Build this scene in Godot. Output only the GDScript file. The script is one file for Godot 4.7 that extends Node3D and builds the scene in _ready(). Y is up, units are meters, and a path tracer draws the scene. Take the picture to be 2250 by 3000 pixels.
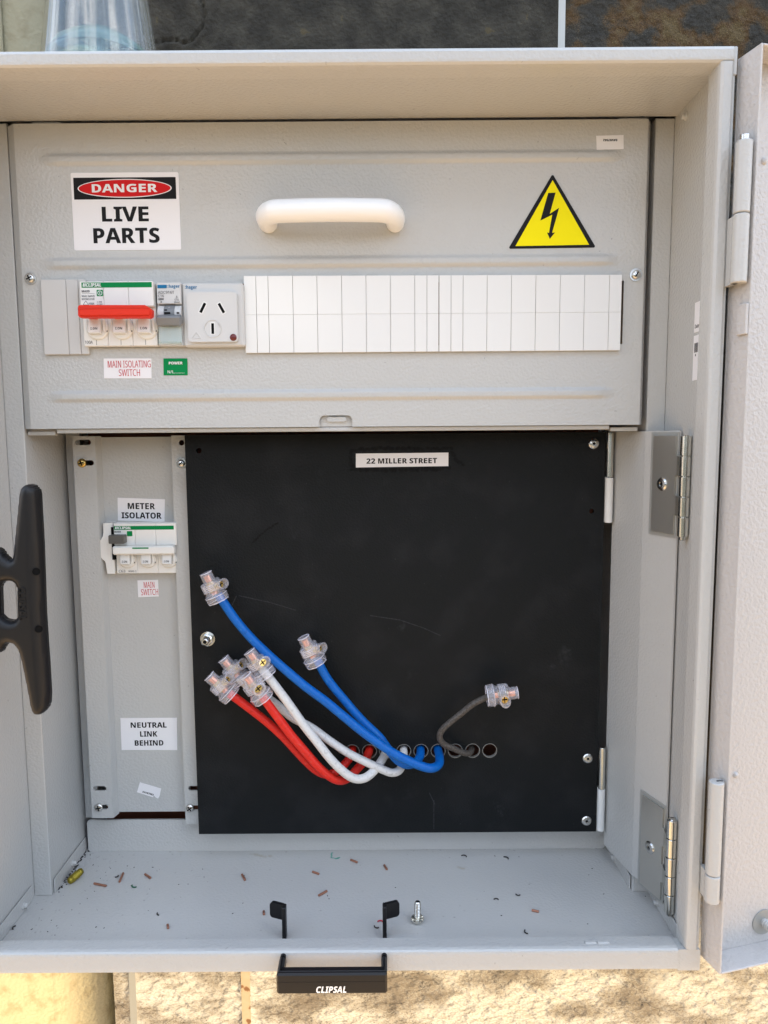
extends Node3D
# All lengths in the builders are millimetres; vertices are written in metres.
# Axes: x right, y up, z out of the wall. z = 0 is the face of the grey cover panel.

var M := {}
var ORG := Vector3.ZERO          # base of the thing being built (mm)
var XF := Transform3D.IDENTITY   # extra transform for the shape being added (mm)
var used := {}
var rng := RandomNumberGenerator.new()

# ---------------------------------------------------------------- shape helpers
func V(p: Vector3) -> Vector3:
	return (XF * p - ORG) * 0.001

func nst() -> SurfaceTool:
	var st := SurfaceTool.new()
	st.begin(Mesh.PRIMITIVE_TRIANGLES)
	return st

func vert(st: SurfaceTool, p: Vector3, n: Vector3, uv := Vector2.ZERO) -> void:
	st.set_normal((XF.basis * n).normalized())
	st.set_uv(uv)
	st.add_vertex(V(p))

# three corners, counter-clockwise seen from the front
func tri(st: SurfaceTool, a: Vector3, b: Vector3, c: Vector3, na: Vector3, nb: Vector3, nc: Vector3) -> void:
	vert(st, a, na); vert(st, c, nc); vert(st, b, nb)

# convex face turned away from point c
func face(st: SurfaceTool, pts: Array, c: Vector3) -> void:
	var n: Vector3 = (pts[1] - pts[0]).cross(pts[2] - pts[0]).normalized()
	var mid := Vector3.ZERO
	for p in pts: mid += p
	mid /= pts.size()
	var q := pts.duplicate()
	if n.dot(mid - c) < 0.0:
		n = -n
		q.reverse()
	for i in range(1, q.size() - 1):
		tri(st, q[0], q[i], q[i + 1], n, n, n)

# face with a given normal
func flat(st: SurfaceTool, pts: Array, n: Vector3) -> void:
	var mid := Vector3.ZERO
	for p in pts: mid += p
	mid /= pts.size()
	face(st, pts, mid - n)

func bx(st: SurfaceTool, x0: float, x1: float, y0: float, y1: float, z0: float, z1: float, b := 0.0) -> void:
	var lo := Vector3(minf(x0, x1), minf(y0, y1), minf(z0, z1))
	var hi := Vector3(maxf(x0, x1), maxf(y0, y1), maxf(z0, z1))
	var c := (lo + hi) * 0.5
	var h := (hi - lo) * 0.5
	b = minf(b, minf(h.x, minf(h.y, h.z)) * 0.95)
	if b <= 0.0:
		for ax in 3:
			for s in [-1.0, 1.0]:
				var pts := []
				for q in [[-1, -1], [1, -1], [1, 1], [-1, 1]]:
					var p := c
					p[ax] += s * h[ax]
					p[(ax + 1) % 3] += q[0] * h[(ax + 1) % 3]
					p[(ax + 2) % 3] += q[1] * h[(ax + 2) % 3]
					pts.append(p)
				face(st, pts, c)
		return
	var corner := func(sx, sy, sz, ax):
		var s := [sx, sy, sz]
		var p := c
		for k in 3:
			p[k] += s[k] * (h[k] if k == ax else h[k] - b)
		return p
	for ax in 3:
		for s in [-1, 1]:
			var pts := []
			for q in [[-1, -1], [1, -1], [1, 1], [-1, 1]]:
				var sg := [0, 0, 0]
				sg[ax] = s; sg[(ax + 1) % 3] = q[0]; sg[(ax + 2) % 3] = q[1]
				pts.append(corner.call(sg[0], sg[1], sg[2], ax))
			face(st, pts, c)
	for ax in 3:
		var a1 := (ax + 1) % 3
		var a2 := (ax + 2) % 3
		for s1 in [-1, 1]:
			for s2 in [-1, 1]:
				var sg := [0, 0, 0]
				sg[a1] = s1; sg[a2] = s2
				var pts := []
				sg[ax] = -1
				pts.append(corner.call(sg[0], sg[1], sg[2], a1)); pts.append(corner.call(sg[0], sg[1], sg[2], a2))
				sg[ax] = 1
				pts.append(corner.call(sg[0], sg[1], sg[2], a2)); pts.append(corner.call(sg[0], sg[1], sg[2], a1))
				face(st, pts, c)
	for sx in [-1, 1]:
		for sy in [-1, 1]:
			for sz in [-1, 1]:
				face(st, [corner.call(sx, sy, sz, 0), corner.call(sx, sy, sz, 1), corner.call(sx, sy, sz, 2)], c)

# polygon in x, y pushed from z0 to z1
func prism(st: SurfaceTool, poly: PackedVector2Array, z0: float, z1: float) -> void:
	var p := poly.duplicate()
	if Geometry2D.is_polygon_clockwise(p): p.reverse()
	var ix := Geometry2D.triangulate_polygon(p)
	for i in range(0, ix.size(), 3):
		for side in [[z1, Vector3.BACK], [z0, Vector3.FORWARD]]:
			var t := []
			for k in 3: t.append(Vector3(p[ix[i + k]].x, p[ix[i + k]].y, side[0]))
			flat(st, t, side[1])
	for i in p.size():
		var a := p[i]
		var b := p[(i + 1) % p.size()]
		var d := (b - a).normalized()
		var n := Vector3(d.y, -d.x, 0)
		var q := [Vector3(a.x, a.y, z0), Vector3(b.x, b.y, z0), Vector3(b.x, b.y, z1), Vector3(a.x, a.y, z1)]
		tri(st, q[0], q[1], q[2], n, n, n); tri(st, q[0], q[2], q[3], n, n, n)

func rrect(x0: float, x1: float, y0: float, y1: float, r: float, seg := 5) -> PackedVector2Array:
	var out := PackedVector2Array()
	for c in [[x1 - r, y0 + r, -90.0], [x1 - r, y1 - r, 0.0], [x0 + r, y1 - r, 90.0], [x0 + r, y0 + r, 180.0]]:
		for i in seg + 1:
			var a := deg_to_rad(c[2] + 90.0 * i / seg)
			out.append(Vector2(c[0] + r * cos(a), c[1] + r * sin(a)))
	return out

func disc2(cx: float, cy: float, rx: float, ry: float, n := 36) -> PackedVector2Array:
	var out := PackedVector2Array()
	for i in n:
		out.append(Vector2(cx + rx * cos(TAU * i / n), cy + ry * sin(TAU * i / n)))
	return out

# profile of (radius, height) round an axis
func lathe(st: SurfaceTool, prof: Array, base: Vector3, axis: Vector3, n := 24, smooth := false) -> void:
	axis = axis.normalized()
	var u := axis.cross(Vector3(0.31, 0.95, 0.07) if absf(axis.y) < 0.8 else Vector3(1, 0, 0)).normalized()
	var w := axis.cross(u)
	var nrm := []
	for i in prof.size() - 1:
		var d: Vector2 = prof[i + 1] - prof[i]
		nrm.append(Vector2(d.y, -d.x).normalized())
	for i in prof.size() - 1:
		var n0: Vector2 = nrm[i]
		var n1: Vector2 = nrm[i]
		if smooth:
			if i > 0: n0 = (nrm[i] + nrm[i - 1]).normalized()
			if i < nrm.size() - 1: n1 = (nrm[i] + nrm[i + 1]).normalized()
		for k in n:
			var a0 := TAU * k / n
			var a1 := TAU * (k + 1) / n
			var r0 := u * cos(a0) + w * sin(a0)
			var r1 := u * cos(a1) + w * sin(a1)
			var A: Vector3 = base + r0 * prof[i].x + axis * prof[i].y
			var B: Vector3 = base + r1 * prof[i].x + axis * prof[i].y
			var C: Vector3 = base + r1 * prof[i + 1].x + axis * prof[i + 1].y
			var D: Vector3 = base + r0 * prof[i + 1].x + axis * prof[i + 1].y
			var nA := r0 * n0.x + axis * n0.y
			var nB := r1 * n0.x + axis * n0.y
			var nC := r1 * n1.x + axis * n1.y
			var nD := r0 * n1.x + axis * n1.y
			if prof[i].x > 0.0001: tri(st, A, B, C, nA, nB, nC)
			if prof[i + 1].x > 0.0001: tri(st, A, C, D, nA, nC, nD)

func cyl(st: SurfaceTool, a: Vector3, b: Vector3, r: float, n := 20, bev := 0.0) -> void:
	var h := a.distance_to(b)
	if bev > 0.0:
		lathe(st, [Vector2(0, 0), Vector2(r - bev, 0), Vector2(r, bev), Vector2(r, h - bev), Vector2(r - bev, h), Vector2(0, h)], a, b - a, n)
	else:
		lathe(st, [Vector2(0, 0), Vector2(r, 0), Vector2(r, h), Vector2(0, h)], a, b - a, n)

func catmull(p: Array, sub := 6) -> Array:
	var out := []
	for i in p.size() - 1:
		var p0: Vector3 = p[maxi(i - 1, 0)]
		var p3: Vector3 = p[mini(i + 2, p.size() - 1)]
		for k in sub:
			out.append(p[i].cubic_interpolate(p[i + 1], p0, p3, float(k) / sub))
	out.append(p[-1])
	return out

# swept tube; rad is one radius or one for each point; flatz squashes along z
func tube(st: SurfaceTool, p: Array, rad, n := 14, flatz := 1.0, caps := true) -> void:
	var rows := []
	var up := Vector3(0.2, 0.3, 0.93)
	for i in p.size():
		var t: Vector3 = (p[mini(i + 1, p.size() - 1)] - p[maxi(i - 1, 0)]).normalized()
		var u := (up - t * up.dot(t)).normalized()
		up = u
		var w := t.cross(u)
		var r: float = rad[i] if rad is Array else rad
		var row := []
		for k in n:
			var a := TAU * k / n
			var d := u * cos(a) + w * sin(a)
			var q := d * r
			q.z *= flatz
			var nn := Vector3(d.x, d.y, d.z / flatz).normalized()
			row.append([p[i] + q, nn])
		rows.append(row)
	for i in p.size() - 1:
		for k in n:
			var a: Array = rows[i][k]
			var b: Array = rows[i][(k + 1) % n]
			var c: Array = rows[i + 1][(k + 1) % n]
			var d: Array = rows[i + 1][k]
			tri(st, a[0], b[0], c[0], a[1], b[1], c[1]); tri(st, a[0], c[0], d[0], a[1], c[1], d[1])
	if caps:
		for e in [[0, 1], [p.size() - 1, p.size() - 2]]:
			var n3: Vector3 = (p[e[0]] - p[e[1]]).normalized()
			for k in n:
				flat(st, [p[e[0]], rows[e[0]][k][0], rows[e[0]][(k + 1) % n][0]], n3)

# ---------------------------------------------------------------- node helpers
func numbered(called: String) -> String:
	if not used.has(called):
		used[called] = 0
		return called
	used[called] += 1
	return "%s_%03d" % [called, used[called]]

func thing(called: String, label: String, category: String, base := Vector3.ZERO, group := "") -> Node3D:
	var o := Node3D.new()
	o.name = numbered(called)
	add_child(o, true)
	o.position = base * 0.001
	o.set_meta("label", label)
	o.set_meta("category", category)
	if group != "": o.set_meta("group", group)
	ORG = base
	XF = Transform3D.IDENTITY
	return o

func part(parent: Node, called: String, st: SurfaceTool, mat: Material, label := "") -> MeshInstance3D:
	var o := MeshInstance3D.new()
	o.name = called
	o.mesh = st.commit()
	o.mesh.surface_set_material(0, mat)
	parent.add_child(o, true)
	if label != "": o.set_meta("label", label)
	return o

func holder(parent: Node, called: String, label := "") -> Node3D:
	var o := Node3D.new()
	o.name = called
	parent.add_child(o, true)
	if label != "": o.set_meta("label", label)
	return o

func pbox(parent: Node, called: String, mat: Material, x0, x1, y0, y1, z0, z1, b := 0.0, label := "") -> MeshInstance3D:
	var st := nst()
	bx(st, x0, x1, y0, y1, z0, z1, b)
	return part(parent, called, st, mat, label)

var fonts := {}
func font(bold: bool, plain := false) -> Font:
	var key := "%s%s" % [bold, plain]
	if not fonts.has(key):
		var f := SystemFont.new()
		f.font_names = PackedStringArray(["Droid Sans"])
		f.font_weight = 700 if bold else 400
		fonts[key] = f
		if bold and not plain:
			var v := FontVariation.new()
			v.base_font = f
			v.variation_embolden = 0.35
			fonts[key] = v
	return fonts[key]

# lettering fitted into the box x0..x1, y0..y1 at depth z (mm), optionally sheared and turned about its middle
func text(parent: Node, called: String, s: String, x0: float, x1: float, y0: float, y1: float, z: float, mat: Material, bold := true, shear := 0.0, turn := 0.0, deep := 0.12) -> MeshInstance3D:
	var tm := TextMesh.new()
	tm.text = s
	tm.font = font(bold, s.contains("g"))
	tm.font_size = 48
	tm.pixel_size = 0.01
	tm.curve_step = 1.0
	tm.depth = 0.1
	var bb := tm.get_aabb()
	var st := nst()
	var mid := Vector3((x0 + x1) / 2, (y0 + y1) / 2, z)
	var sc := Vector3((x1 - x0) / bb.size.x, (y1 - y0) / bb.size.y, deep / 0.1)
	var b := Basis(Vector3(sc.x, 0, 0), Vector3(shear * sc.y, sc.y, 0), Vector3(0, 0, sc.z))
	var t := Transform3D(Basis(Vector3.BACK, deg_to_rad(turn)) * b, mid)
	t = t * Transform3D(Basis.IDENTITY, -(bb.position + bb.size * 0.5) )
	t = XF * t
	t.origin -= ORG
	t = Transform3D(Basis.from_scale(Vector3.ONE * 0.001), Vector3.ZERO) * t
	st.append_from(tm, 0, t)
	for k in range(1, tm.get_surface_count()): st.append_from(tm, k, t)
	return part(parent, called, st, mat)

func sheet(parent: Node, called: String, poly: PackedVector2Array, z: float, mat: Material, thick := 0.25, label := "") -> MeshInstance3D:
	var st := nst()
	prism(st, poly, z - 0.05, z + thick)
	return part(parent, called, st, mat, label)

func P2(a: Array) -> PackedVector2Array:
	var o := PackedVector2Array()
	for i in range(0, a.size(), 2): o.append(Vector2(a[i], a[i + 1]))
	return o

func A3(a: Array) -> Array:
	var o := []
	for q in a: o.append(Vector3(q[0], q[1], q[2]))
	return o

# ---------------------------------------------------------------- materials
func lin(r: float, g: float, b: float) -> Color:
	return Color(r, g, b).linear_to_srgb()

func mat(called: String, c: Color, rough: float, metal := 0.0) -> StandardMaterial3D:
	var m := StandardMaterial3D.new()
	m.resource_name = called
	m.albedo_color = c
	m.roughness = rough
	m.metallic = metal
	M[called] = m
	return m

func noise_image(seed_: int, freq: float, size := 512, oct := 3, type := FastNoiseLite.TYPE_SIMPLEX_SMOOTH) -> Image:
	var n := FastNoiseLite.new()
	n.seed = seed_
	n.noise_type = type
	n.frequency = freq
	n.fractal_octaves = oct
	return n.get_seamless_image(size, size)

func normal_tex(img: Image, strength: float) -> ImageTexture:
	var i: Image = img.duplicate()
	i.convert(Image.FORMAT_RGBA8)
	i.bump_map_to_normal_map(strength)
	return ImageTexture.create_from_image(i)

# an image that maps the noise through a colour ramp [[t, colour], ...]
func ramp_tex(img: Image, stops: Array) -> ImageTexture:
	var g := Gradient.new()
	var off := PackedFloat32Array()
	var col := PackedColorArray()
	for s in stops:
		off.append(s[0]); col.append(s[1])
	g.offsets = off
	g.colors = col
	var lut := []
	for k in 256: lut.append(g.sample(k / 255.0))
	var w := img.get_width()
	var src: Image = img.duplicate()
	src.convert(Image.FORMAT_L8)
	var d := src.get_data()
	var o := PackedByteArray()
	o.resize(d.size() * 3)
	for i in d.size():
		var c: Color = lut[d[i]]
		o[i * 3] = int(c.r * 255.0); o[i * 3 + 1] = int(c.g * 255.0); o[i * 3 + 2] = int(c.b * 255.0)
	return ImageTexture.create_from_image(Image.create_from_data(w, img.get_height(), false, Image.FORMAT_RGB8, o))

func tri_map(m: StandardMaterial3D, metres: float, world := true) -> void:
	m.uv1_triplanar = true
	m.uv1_world_triplanar = world
	m.uv1_scale = Vector3.ONE / metres
	m.uv1_triplanar_sharpness = 4.0

func materials() -> void:
	var peel := normal_tex(noise_image(11, 0.032, 512, 2), 6.0)
	var fine := normal_tex(noise_image(12, 0.09, 512, 3), 4.0)
	# powder coat
	var specks := Image.create(1024, 1024, false, Image.FORMAT_RGBA8)
	specks.fill(Color(0.3, 0.29, 0.27, 0.0))
	for k in 170:
		var c := Vector2i(rng.randi_range(4, 1019), rng.randi_range(4, 1019))
		var l := rng.randi_range(0, 3)
		var dv := Vector2i(rng.randi_range(-1, 1), rng.randi_range(-1, 1))
		var al := rng.randf_range(0.12, 0.6)
		for q in l + 1:
			specks.set_pixelv(c + dv * q, Color(0.22, 0.20, 0.18, al))
			if rng.randf() < 0.4: specks.set_pixelv(c + dv * q + Vector2i(1, 0), Color(0.22, 0.20, 0.18, al * 0.6))
	var speck_tex := ImageTexture.create_from_image(specks)
	var m := mat("paint", lin(0.485, 0.485, 0.468), 0.22)
	m.normal_enabled = true; m.normal_texture = peel; m.normal_scale = 0.35
	tri_map(m, 0.05)
	m.detail_enabled = true
	m.detail_blend_mode = BaseMaterial3D.BLEND_MODE_MIX
	m.detail_uv_layer = BaseMaterial3D.DETAIL_UV_2
	m.detail_albedo = speck_tex
	m.uv2_triplanar = true
	m.uv2_world_triplanar = true
	m.uv2_scale = Vector3.ONE / 0.43
	m = mat("paint_door", lin(0.52, 0.505, 0.492), 0.28)
	m.normal_enabled = true; m.normal_texture = peel; m.normal_scale = 0.6
	tri_map(m, 0.06)
	m = mat("galvanised", lin(0.36, 0.365, 0.345), 0.5, 0.3)
	m = mat("white_plastic", lin(0.72, 0.72, 0.70), 0.12)
	m = mat("handle_plastic", lin(0.86, 0.865, 0.86), 0.3)
	m = mat("switch_plastic", lin(0.78, 0.77, 0.73), 0.34)
	m = mat("grey_plastic", lin(0.56, 0.55, 0.53), 0.38)
	m = mat("light_grey_plastic", lin(0.58, 0.58, 0.57), 0.34)
	m = mat("bush_plastic", lin(0.22, 0.21, 0.19), 0.5)
	m = mat("mid_grey_plastic", lin(0.19, 0.20, 0.21), 0.4)
	m = mat("smoke_grey_plastic", lin(0.10, 0.095, 0.085), 0.35)
	m = mat("red_plastic", lin(0.66, 0.028, 0.009), 0.45)
	m.metallic_specular = 0.35
	m = mat("dark_red_plastic", lin(0.13, 0.012, 0.01), 0.2)
	m = mat("green_print", lin(0.0, 0.21, 0.055), 0.45)
	m = mat("blue_print", lin(0.012, 0.15, 0.32), 0.45)
	m = mat("black_print", lin(0.012, 0.012, 0.013), 0.5)
	m = mat("grey_print", lin(0.10, 0.10, 0.10), 0.5)
	m = mat("red_print", lin(0.50, 0.03, 0.045), 0.5)
	m = mat("sign_red", lin(0.58, 0.012, 0.014), 0.35)
	m = mat("yellow_print", lin(0.90, 0.80, 0.002), 0.45)
	m = mat("label_white", lin(0.80, 0.79, 0.80), 0.4)
	m = mat("label_green", lin(0.0, 0.22, 0.06), 0.4)
	for k in ["black_print", "grey_print", "red_print", "sign_red", "yellow_print", "green_print", "blue_print", "label_green"]:
		M[k].roughness = 0.6
		M[k].metallic_specular = 0.28
	m = mat("slot_black", lin(0.008, 0.008, 0.008), 0.8)
	m.metallic_specular = 0.15
	m = mat("zinc", lin(0.68, 0.67, 0.62), 0.2, 1.0)
	m.normal_enabled = true; m.normal_texture = fine; m.normal_scale = 0.12
	m.roughness_texture = ramp_tex(noise_image(17, 0.05, 256, 4), [[0.0, Color(0.7, 0.7, 0.7)], [1.0, Color(1, 1, 1)]])
	tri_map(m, 0.03)
	m = mat("zinc_leaf", lin(0.56, 0.545, 0.50), 0.36, 0.85)
	m.normal_enabled = true; m.normal_texture = fine; m.normal_scale = 0.15
	tri_map(m, 0.03)
	m = mat("steel", lin(0.62, 0.61, 0.58), 0.22, 1.0)
	m = mat("pale_brass", lin(0.80, 0.68, 0.42), 0.3, 1.0)
	m = mat("brass", lin(0.62, 0.42, 0.13), 0.28, 1.0)
	m = mat("dull_brass", lin(0.38, 0.31, 0.05), 0.42, 1.0)
	m = mat("copper", lin(0.80, 0.33, 0.17), 0.32, 1.0)
	m = mat("dull_copper", lin(0.40, 0.19, 0.125), 0.45, 0.7)
	m = mat("black_plastic", lin(0.010, 0.010, 0.011), 0.36)
	m.metallic_specular = 0.38
	m.normal_enabled = true; m.normal_texture = fine; m.normal_scale = 0.1
	tri_map(m, 0.04)
	m = mat("cable_blue", lin(0.0, 0.115, 0.46), 0.42)
	m = mat("cable_red", lin(0.68, 0.022, 0.012), 0.45)
	m = mat("cable_white", lin(0.66, 0.645, 0.625), 0.45)
	m = mat("cable_black", lin(0.09, 0.08, 0.07), 0.6)
	var dusty := ramp_tex(noise_image(21, 0.03, 256, 4), [[0.0, Color(0.55, 0.5, 0.45)], [0.4, Color(0.85, 0.82, 0.8)], [0.7, Color(1, 1, 1)]])
	var scuff := noise_image(22, 0.03, 512, 5)
	for k in ["cable_blue", "cable_red", "cable_white"]:
		var c: Color = M[k].albedo_color
		var worn := c.lerp(Color(0.75, 0.74, 0.74) if k != "cable_white" else Color(0.55, 0.53, 0.50), 0.25)
		M[k].albedo_texture = ramp_tex(scuff, [[0.0, c.darkened(0.18)], [0.3, c], [0.70, c], [0.82, worn], [1.0, worn]])
		M[k].albedo_color = Color.WHITE
		M[k].metallic_specular = 0.4
		tri_map(M[k], 0.09)
	M.cable_black.albedo_texture = dusty
	tri_map(M.cable_black, 0.02)
	m = mat("clear_plastic", Color(0.98, 0.97, 1.0, 0.22), 0.07)
	m.transparency = BaseMaterial3D.TRANSPARENCY_ALPHA
	m.cull_mode = BaseMaterial3D.CULL_DISABLED
	m = mat("clear_edge", Color(0.97, 0.96, 1.0, 0.55), 0.2)
	m.transparency = BaseMaterial3D.TRANSPARENCY_ALPHA
	m = mat("clear_cover", Color(0.72, 0.85, 0.82, 0.14), 0.06)
	m.transparency = BaseMaterial3D.TRANSPARENCY_ALPHA
	m = mat("bottle_glass", Color(0.62, 0.74, 0.72, 0.025), 0.03)
	m.transparency = BaseMaterial3D.TRANSPARENCY_ALPHA
	m = mat("thick_glass", Color(0.66, 0.82, 0.80, 0.02), 0.02)
	m.refraction_enabled = true
	m.refraction_scale = 0.05
	m = mat("board_brown", lin(0.20, 0.06, 0.028), 0.6)
	m = mat("debris", lin(0.035, 0.032, 0.03), 0.8)
	m = mat("debris_green", lin(0.02, 0.12, 0.06), 0.7)
	m = mat("debris_red", lin(0.45, 0.03, 0.05), 0.6)
	m = mat("grout_white", lin(0.55, 0.55, 0.52), 0.85)
	m = mat("grout_rust", lin(0.26, 0.235, 0.18), 0.85)
	m.albedo_texture = ramp_tex(noise_image(31, 0.03, 256, 3), [[0.0, Color(0.55, 0.38, 0.26)], [0.30, Color(0.72, 0.55, 0.42)], [0.38, Color(0.97, 0.94, 0.9)], [1.0, Color(1, 1, 1)]])
	tri_map(m, 0.12)
	m = mat("grout_dark", lin(0.16, 0.17, 0.17), 0.8)
	m = mat("cream_timber", lin(0.31, 0.285, 0.185), 0.6)
	m.normal_enabled = true
	m.normal_texture = fine; m.normal_scale = 0.3
	m.albedo_texture = ramp_tex(noise_image(32, 0.02, 512, 4), [[0.0, Color(0.86, 0.83, 0.78)], [0.5, Color(1, 1, 1)]])
	tri_map(m, 0.2)
	# black meter panel: faint smudges, wiped marks and scratches
	m = mat("panel_black", lin(0.0125, 0.0135, 0.0145), 0.42)
	m.metallic_specular = 0.25
	m.normal_enabled = true; m.normal_texture = peel; m.normal_scale = 0.4
	tri_map(m, 0.04)
	m.detail_enabled = true
	m.detail_blend_mode = BaseMaterial3D.BLEND_MODE_MIX
	m.detail_uv_layer = BaseMaterial3D.DETAIL_UV_2
	m.detail_albedo = panel_texture()
	m.uv2_triplanar = true
	m.uv2_scale = Vector3.ONE / 0.36
	m.uv2_offset = Vector3(0.5, 0.5, 0)
	# floor: the paint with smears of grime
	m = mat("floor_paint", lin(0.50, 0.50, 0.485), 0.22)
	m.normal_enabled = true; m.normal_texture = peel; m.normal_scale = 0.3
	tri_map(m, 0.05)
	m.detail_enabled = true
	m.detail_blend_mode = BaseMaterial3D.BLEND_MODE_MIX
	m.detail_uv_layer = BaseMaterial3D.DETAIL_UV_2
	m.detail_albedo = floor_texture()
	m.uv2_triplanar = true
	m.uv2_scale = Vector3(1.0 / 0.504, 1.0, 1.0 / 0.1476)
	m.uv2_offset = Vector3(0.499, 0.0, -0.2575)
	# slate and sandstone
	var rough_n := normal_tex(noise_image(41, 0.06, 512, 5), 10.0)
	var slate := noise_image(42, 0.03, 1024, 6)
	m = mat("slate_dark", Color.WHITE, 0.75)
	m.albedo_texture = slate_texture(51, false)
	m.normal_enabled = true; m.normal_texture = rough_n; m.normal_scale = 0.35
	m.metallic_specular = 0.25
	tri_map(m, 0.16)
	m = mat("slate_rust", Color.WHITE, 0.6)
	m.albedo_texture = slate_texture(52, true)
	m.normal_enabled = true; m.normal_texture = rough_n; m.normal_scale = 0.4
	m.metallic_specular = 0.25
	tri_map(m, 0.26)
	m = mat("sandstone", Color.WHITE, 0.8)
	m.albedo_texture = sandstone_texture()
	m.normal_enabled = true; m.normal_texture = rough_n; m.normal_scale = 0.6
	tri_map(m, 0.33)
	m.uv1_scale = Vector3(1.9, 3.2, 3.0)
	m = mat("paving", Color.WHITE, 0.85)
	m.albedo_texture = ramp_tex(noise_image(54, 0.01, 512, 5), [[0.0, lin(0.50, 0.34, 0.18)], [0.5, lin(0.68, 0.48, 0.27)], [1.0, lin(0.72, 0.53, 0.32)]])
	tri_map(m, 2.0)
	m = mat("fence_steel", lin(0.16, 0.165, 0.13), 0.5)
	m = mat("roof_steel", lin(0.30, 0.31, 0.31), 0.5)

func sandstone_texture() -> ImageTexture:
	var big := noise_image(53, 0.005, 1024, 6).get_data()
	var vein := noise_image(57, 0.009, 1024, 5).get_data()
	var grain := noise_image(58, 0.16, 1024, 4).get_data()
	var o := PackedByteArray()
	o.resize(1024 * 1024 * 3)
	var pale := lin(0.275, 0.280, 0.268)
	var buff := lin(0.195, 0.190, 0.172)
	var brown := lin(0.075, 0.064, 0.052)
	var soot := lin(0.035, 0.033, 0.030)
	for i in 1024 * 1024:
		var b: float = big[i] / 255.0
		var v: float = vein[i] / 255.0
		var g: float = grain[i] / 255.0
		var c := pale.lerp(buff, smoothstep(0.40, 0.60, b + (g - 0.5) * 0.3))
		c = c.lerp(brown, smoothstep(0.60, 0.78, b + (g - 0.5) * 0.7) * 0.75)
		c = c.lerp(soot, smoothstep(0.030, 0.004, absf(v - 0.5)) * smoothstep(0.5, 0.66, b) * smoothstep(0.3, 0.6, g))
		if g < 0.26 and b > 0.45: c = c.lerp(brown, 0.8)
		var k: float = 0.80 + 0.40 * g
		o[i * 3] = clampi(int(c.r * k * 255.0), 0, 255)
		o[i * 3 + 1] = clampi(int(c.g * k * 255.0), 0, 255)
		o[i * 3 + 2] = clampi(int(c.b * k * 255.0), 0, 255)
	return ImageTexture.create_from_image(Image.create_from_data(1024, 1024, false, Image.FORMAT_RGB8, o))

func slate_texture(sd: int, rusty: bool) -> ImageTexture:
	var big := noise_image(sd, 0.006, 1024, 6).get_data()
	var grain := noise_image(sd + 7, 0.22, 1024, 3).get_data()
	var o := PackedByteArray()
	o.resize(1024 * 1024 * 3)
	var dark := lin(0.034, 0.031, 0.025)
	var grey := lin(0.062, 0.056, 0.044)
	var rust := lin(0.095, 0.050, 0.017)
	var ochre := lin(0.12, 0.09, 0.042)
	for i in 1024 * 1024:
		var b: float = big[i] / 255.0
		var g: float = grain[i] / 255.0
		var c := dark.lerp(grey, clampf((b - 0.2) * 1.6, 0.0, 1.0))
		if rusty:
			var bb := b + (g - 0.5) * 0.16
			c = c.lerp(rust, smoothstep(0.42, 0.66, bb) * 0.75)
			c = c.lerp(ochre, smoothstep(0.66, 0.82, bb) * 0.7)
		else:
			c = c.lerp(ochre, smoothstep(0.86, 0.90, b) * 0.5)
		var k: float = 0.55 + 0.9 * g
		if g > 0.80: k = 1.0 + (g - 0.80) * 9.0
		o[i * 3] = clampi(int(c.r * k * 255.0), 0, 255)
		o[i * 3 + 1] = clampi(int(c.g * k * 255.0), 0, 255)
		o[i * 3 + 2] = clampi(int(c.b * k * 255.0), 0, 255)
	return ImageTexture.create_from_image(Image.create_from_data(1024, 1024, false, Image.FORMAT_RGB8, o))

# the panel is 350 mm across; the picture covers 360 mm round its middle, y down
func dab(img: Image, x: float, y: float, r: float, c: Color, a: float, px: float) -> void:
	var x0 := int((x - r) * px); var x1 := int((x + r) * px) + 1
	var y0 := int((y - r) * px); var y1 := int((y + r) * px) + 1
	for yy in range(maxi(y0, 0), mini(y1, img.get_height())):
		for xx in range(maxi(x0, 0), mini(x1, img.get_width())):
			var d := Vector2(xx / px - x, yy / px - y).length() / r
			if d < 1.0:
				var q := img.get_pixel(xx, yy)
				img.set_pixel(xx, yy, q.lerp(c, a * (1.0 - d * d)))

func stroke(img: Image, pts: Array, r: float, c: Color, a: float, px: float, rough := 0.0) -> void:
	for i in pts.size() - 1:
		var p: Vector2 = pts[i]
		var q: Vector2 = pts[i + 1]
		var n := int(p.distance_to(q) / (r * 0.6)) + 1
		for k in n:
			var t := p.lerp(q, float(k) / n) + Vector2(rng.randf_range(-rough, rough), rng.randf_range(-rough, rough))
			dab(img, t.x, t.y, r * rng.randf_range(0.6, 1.1), c, a * rng.randf_range(0.4, 1.0), px)

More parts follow.
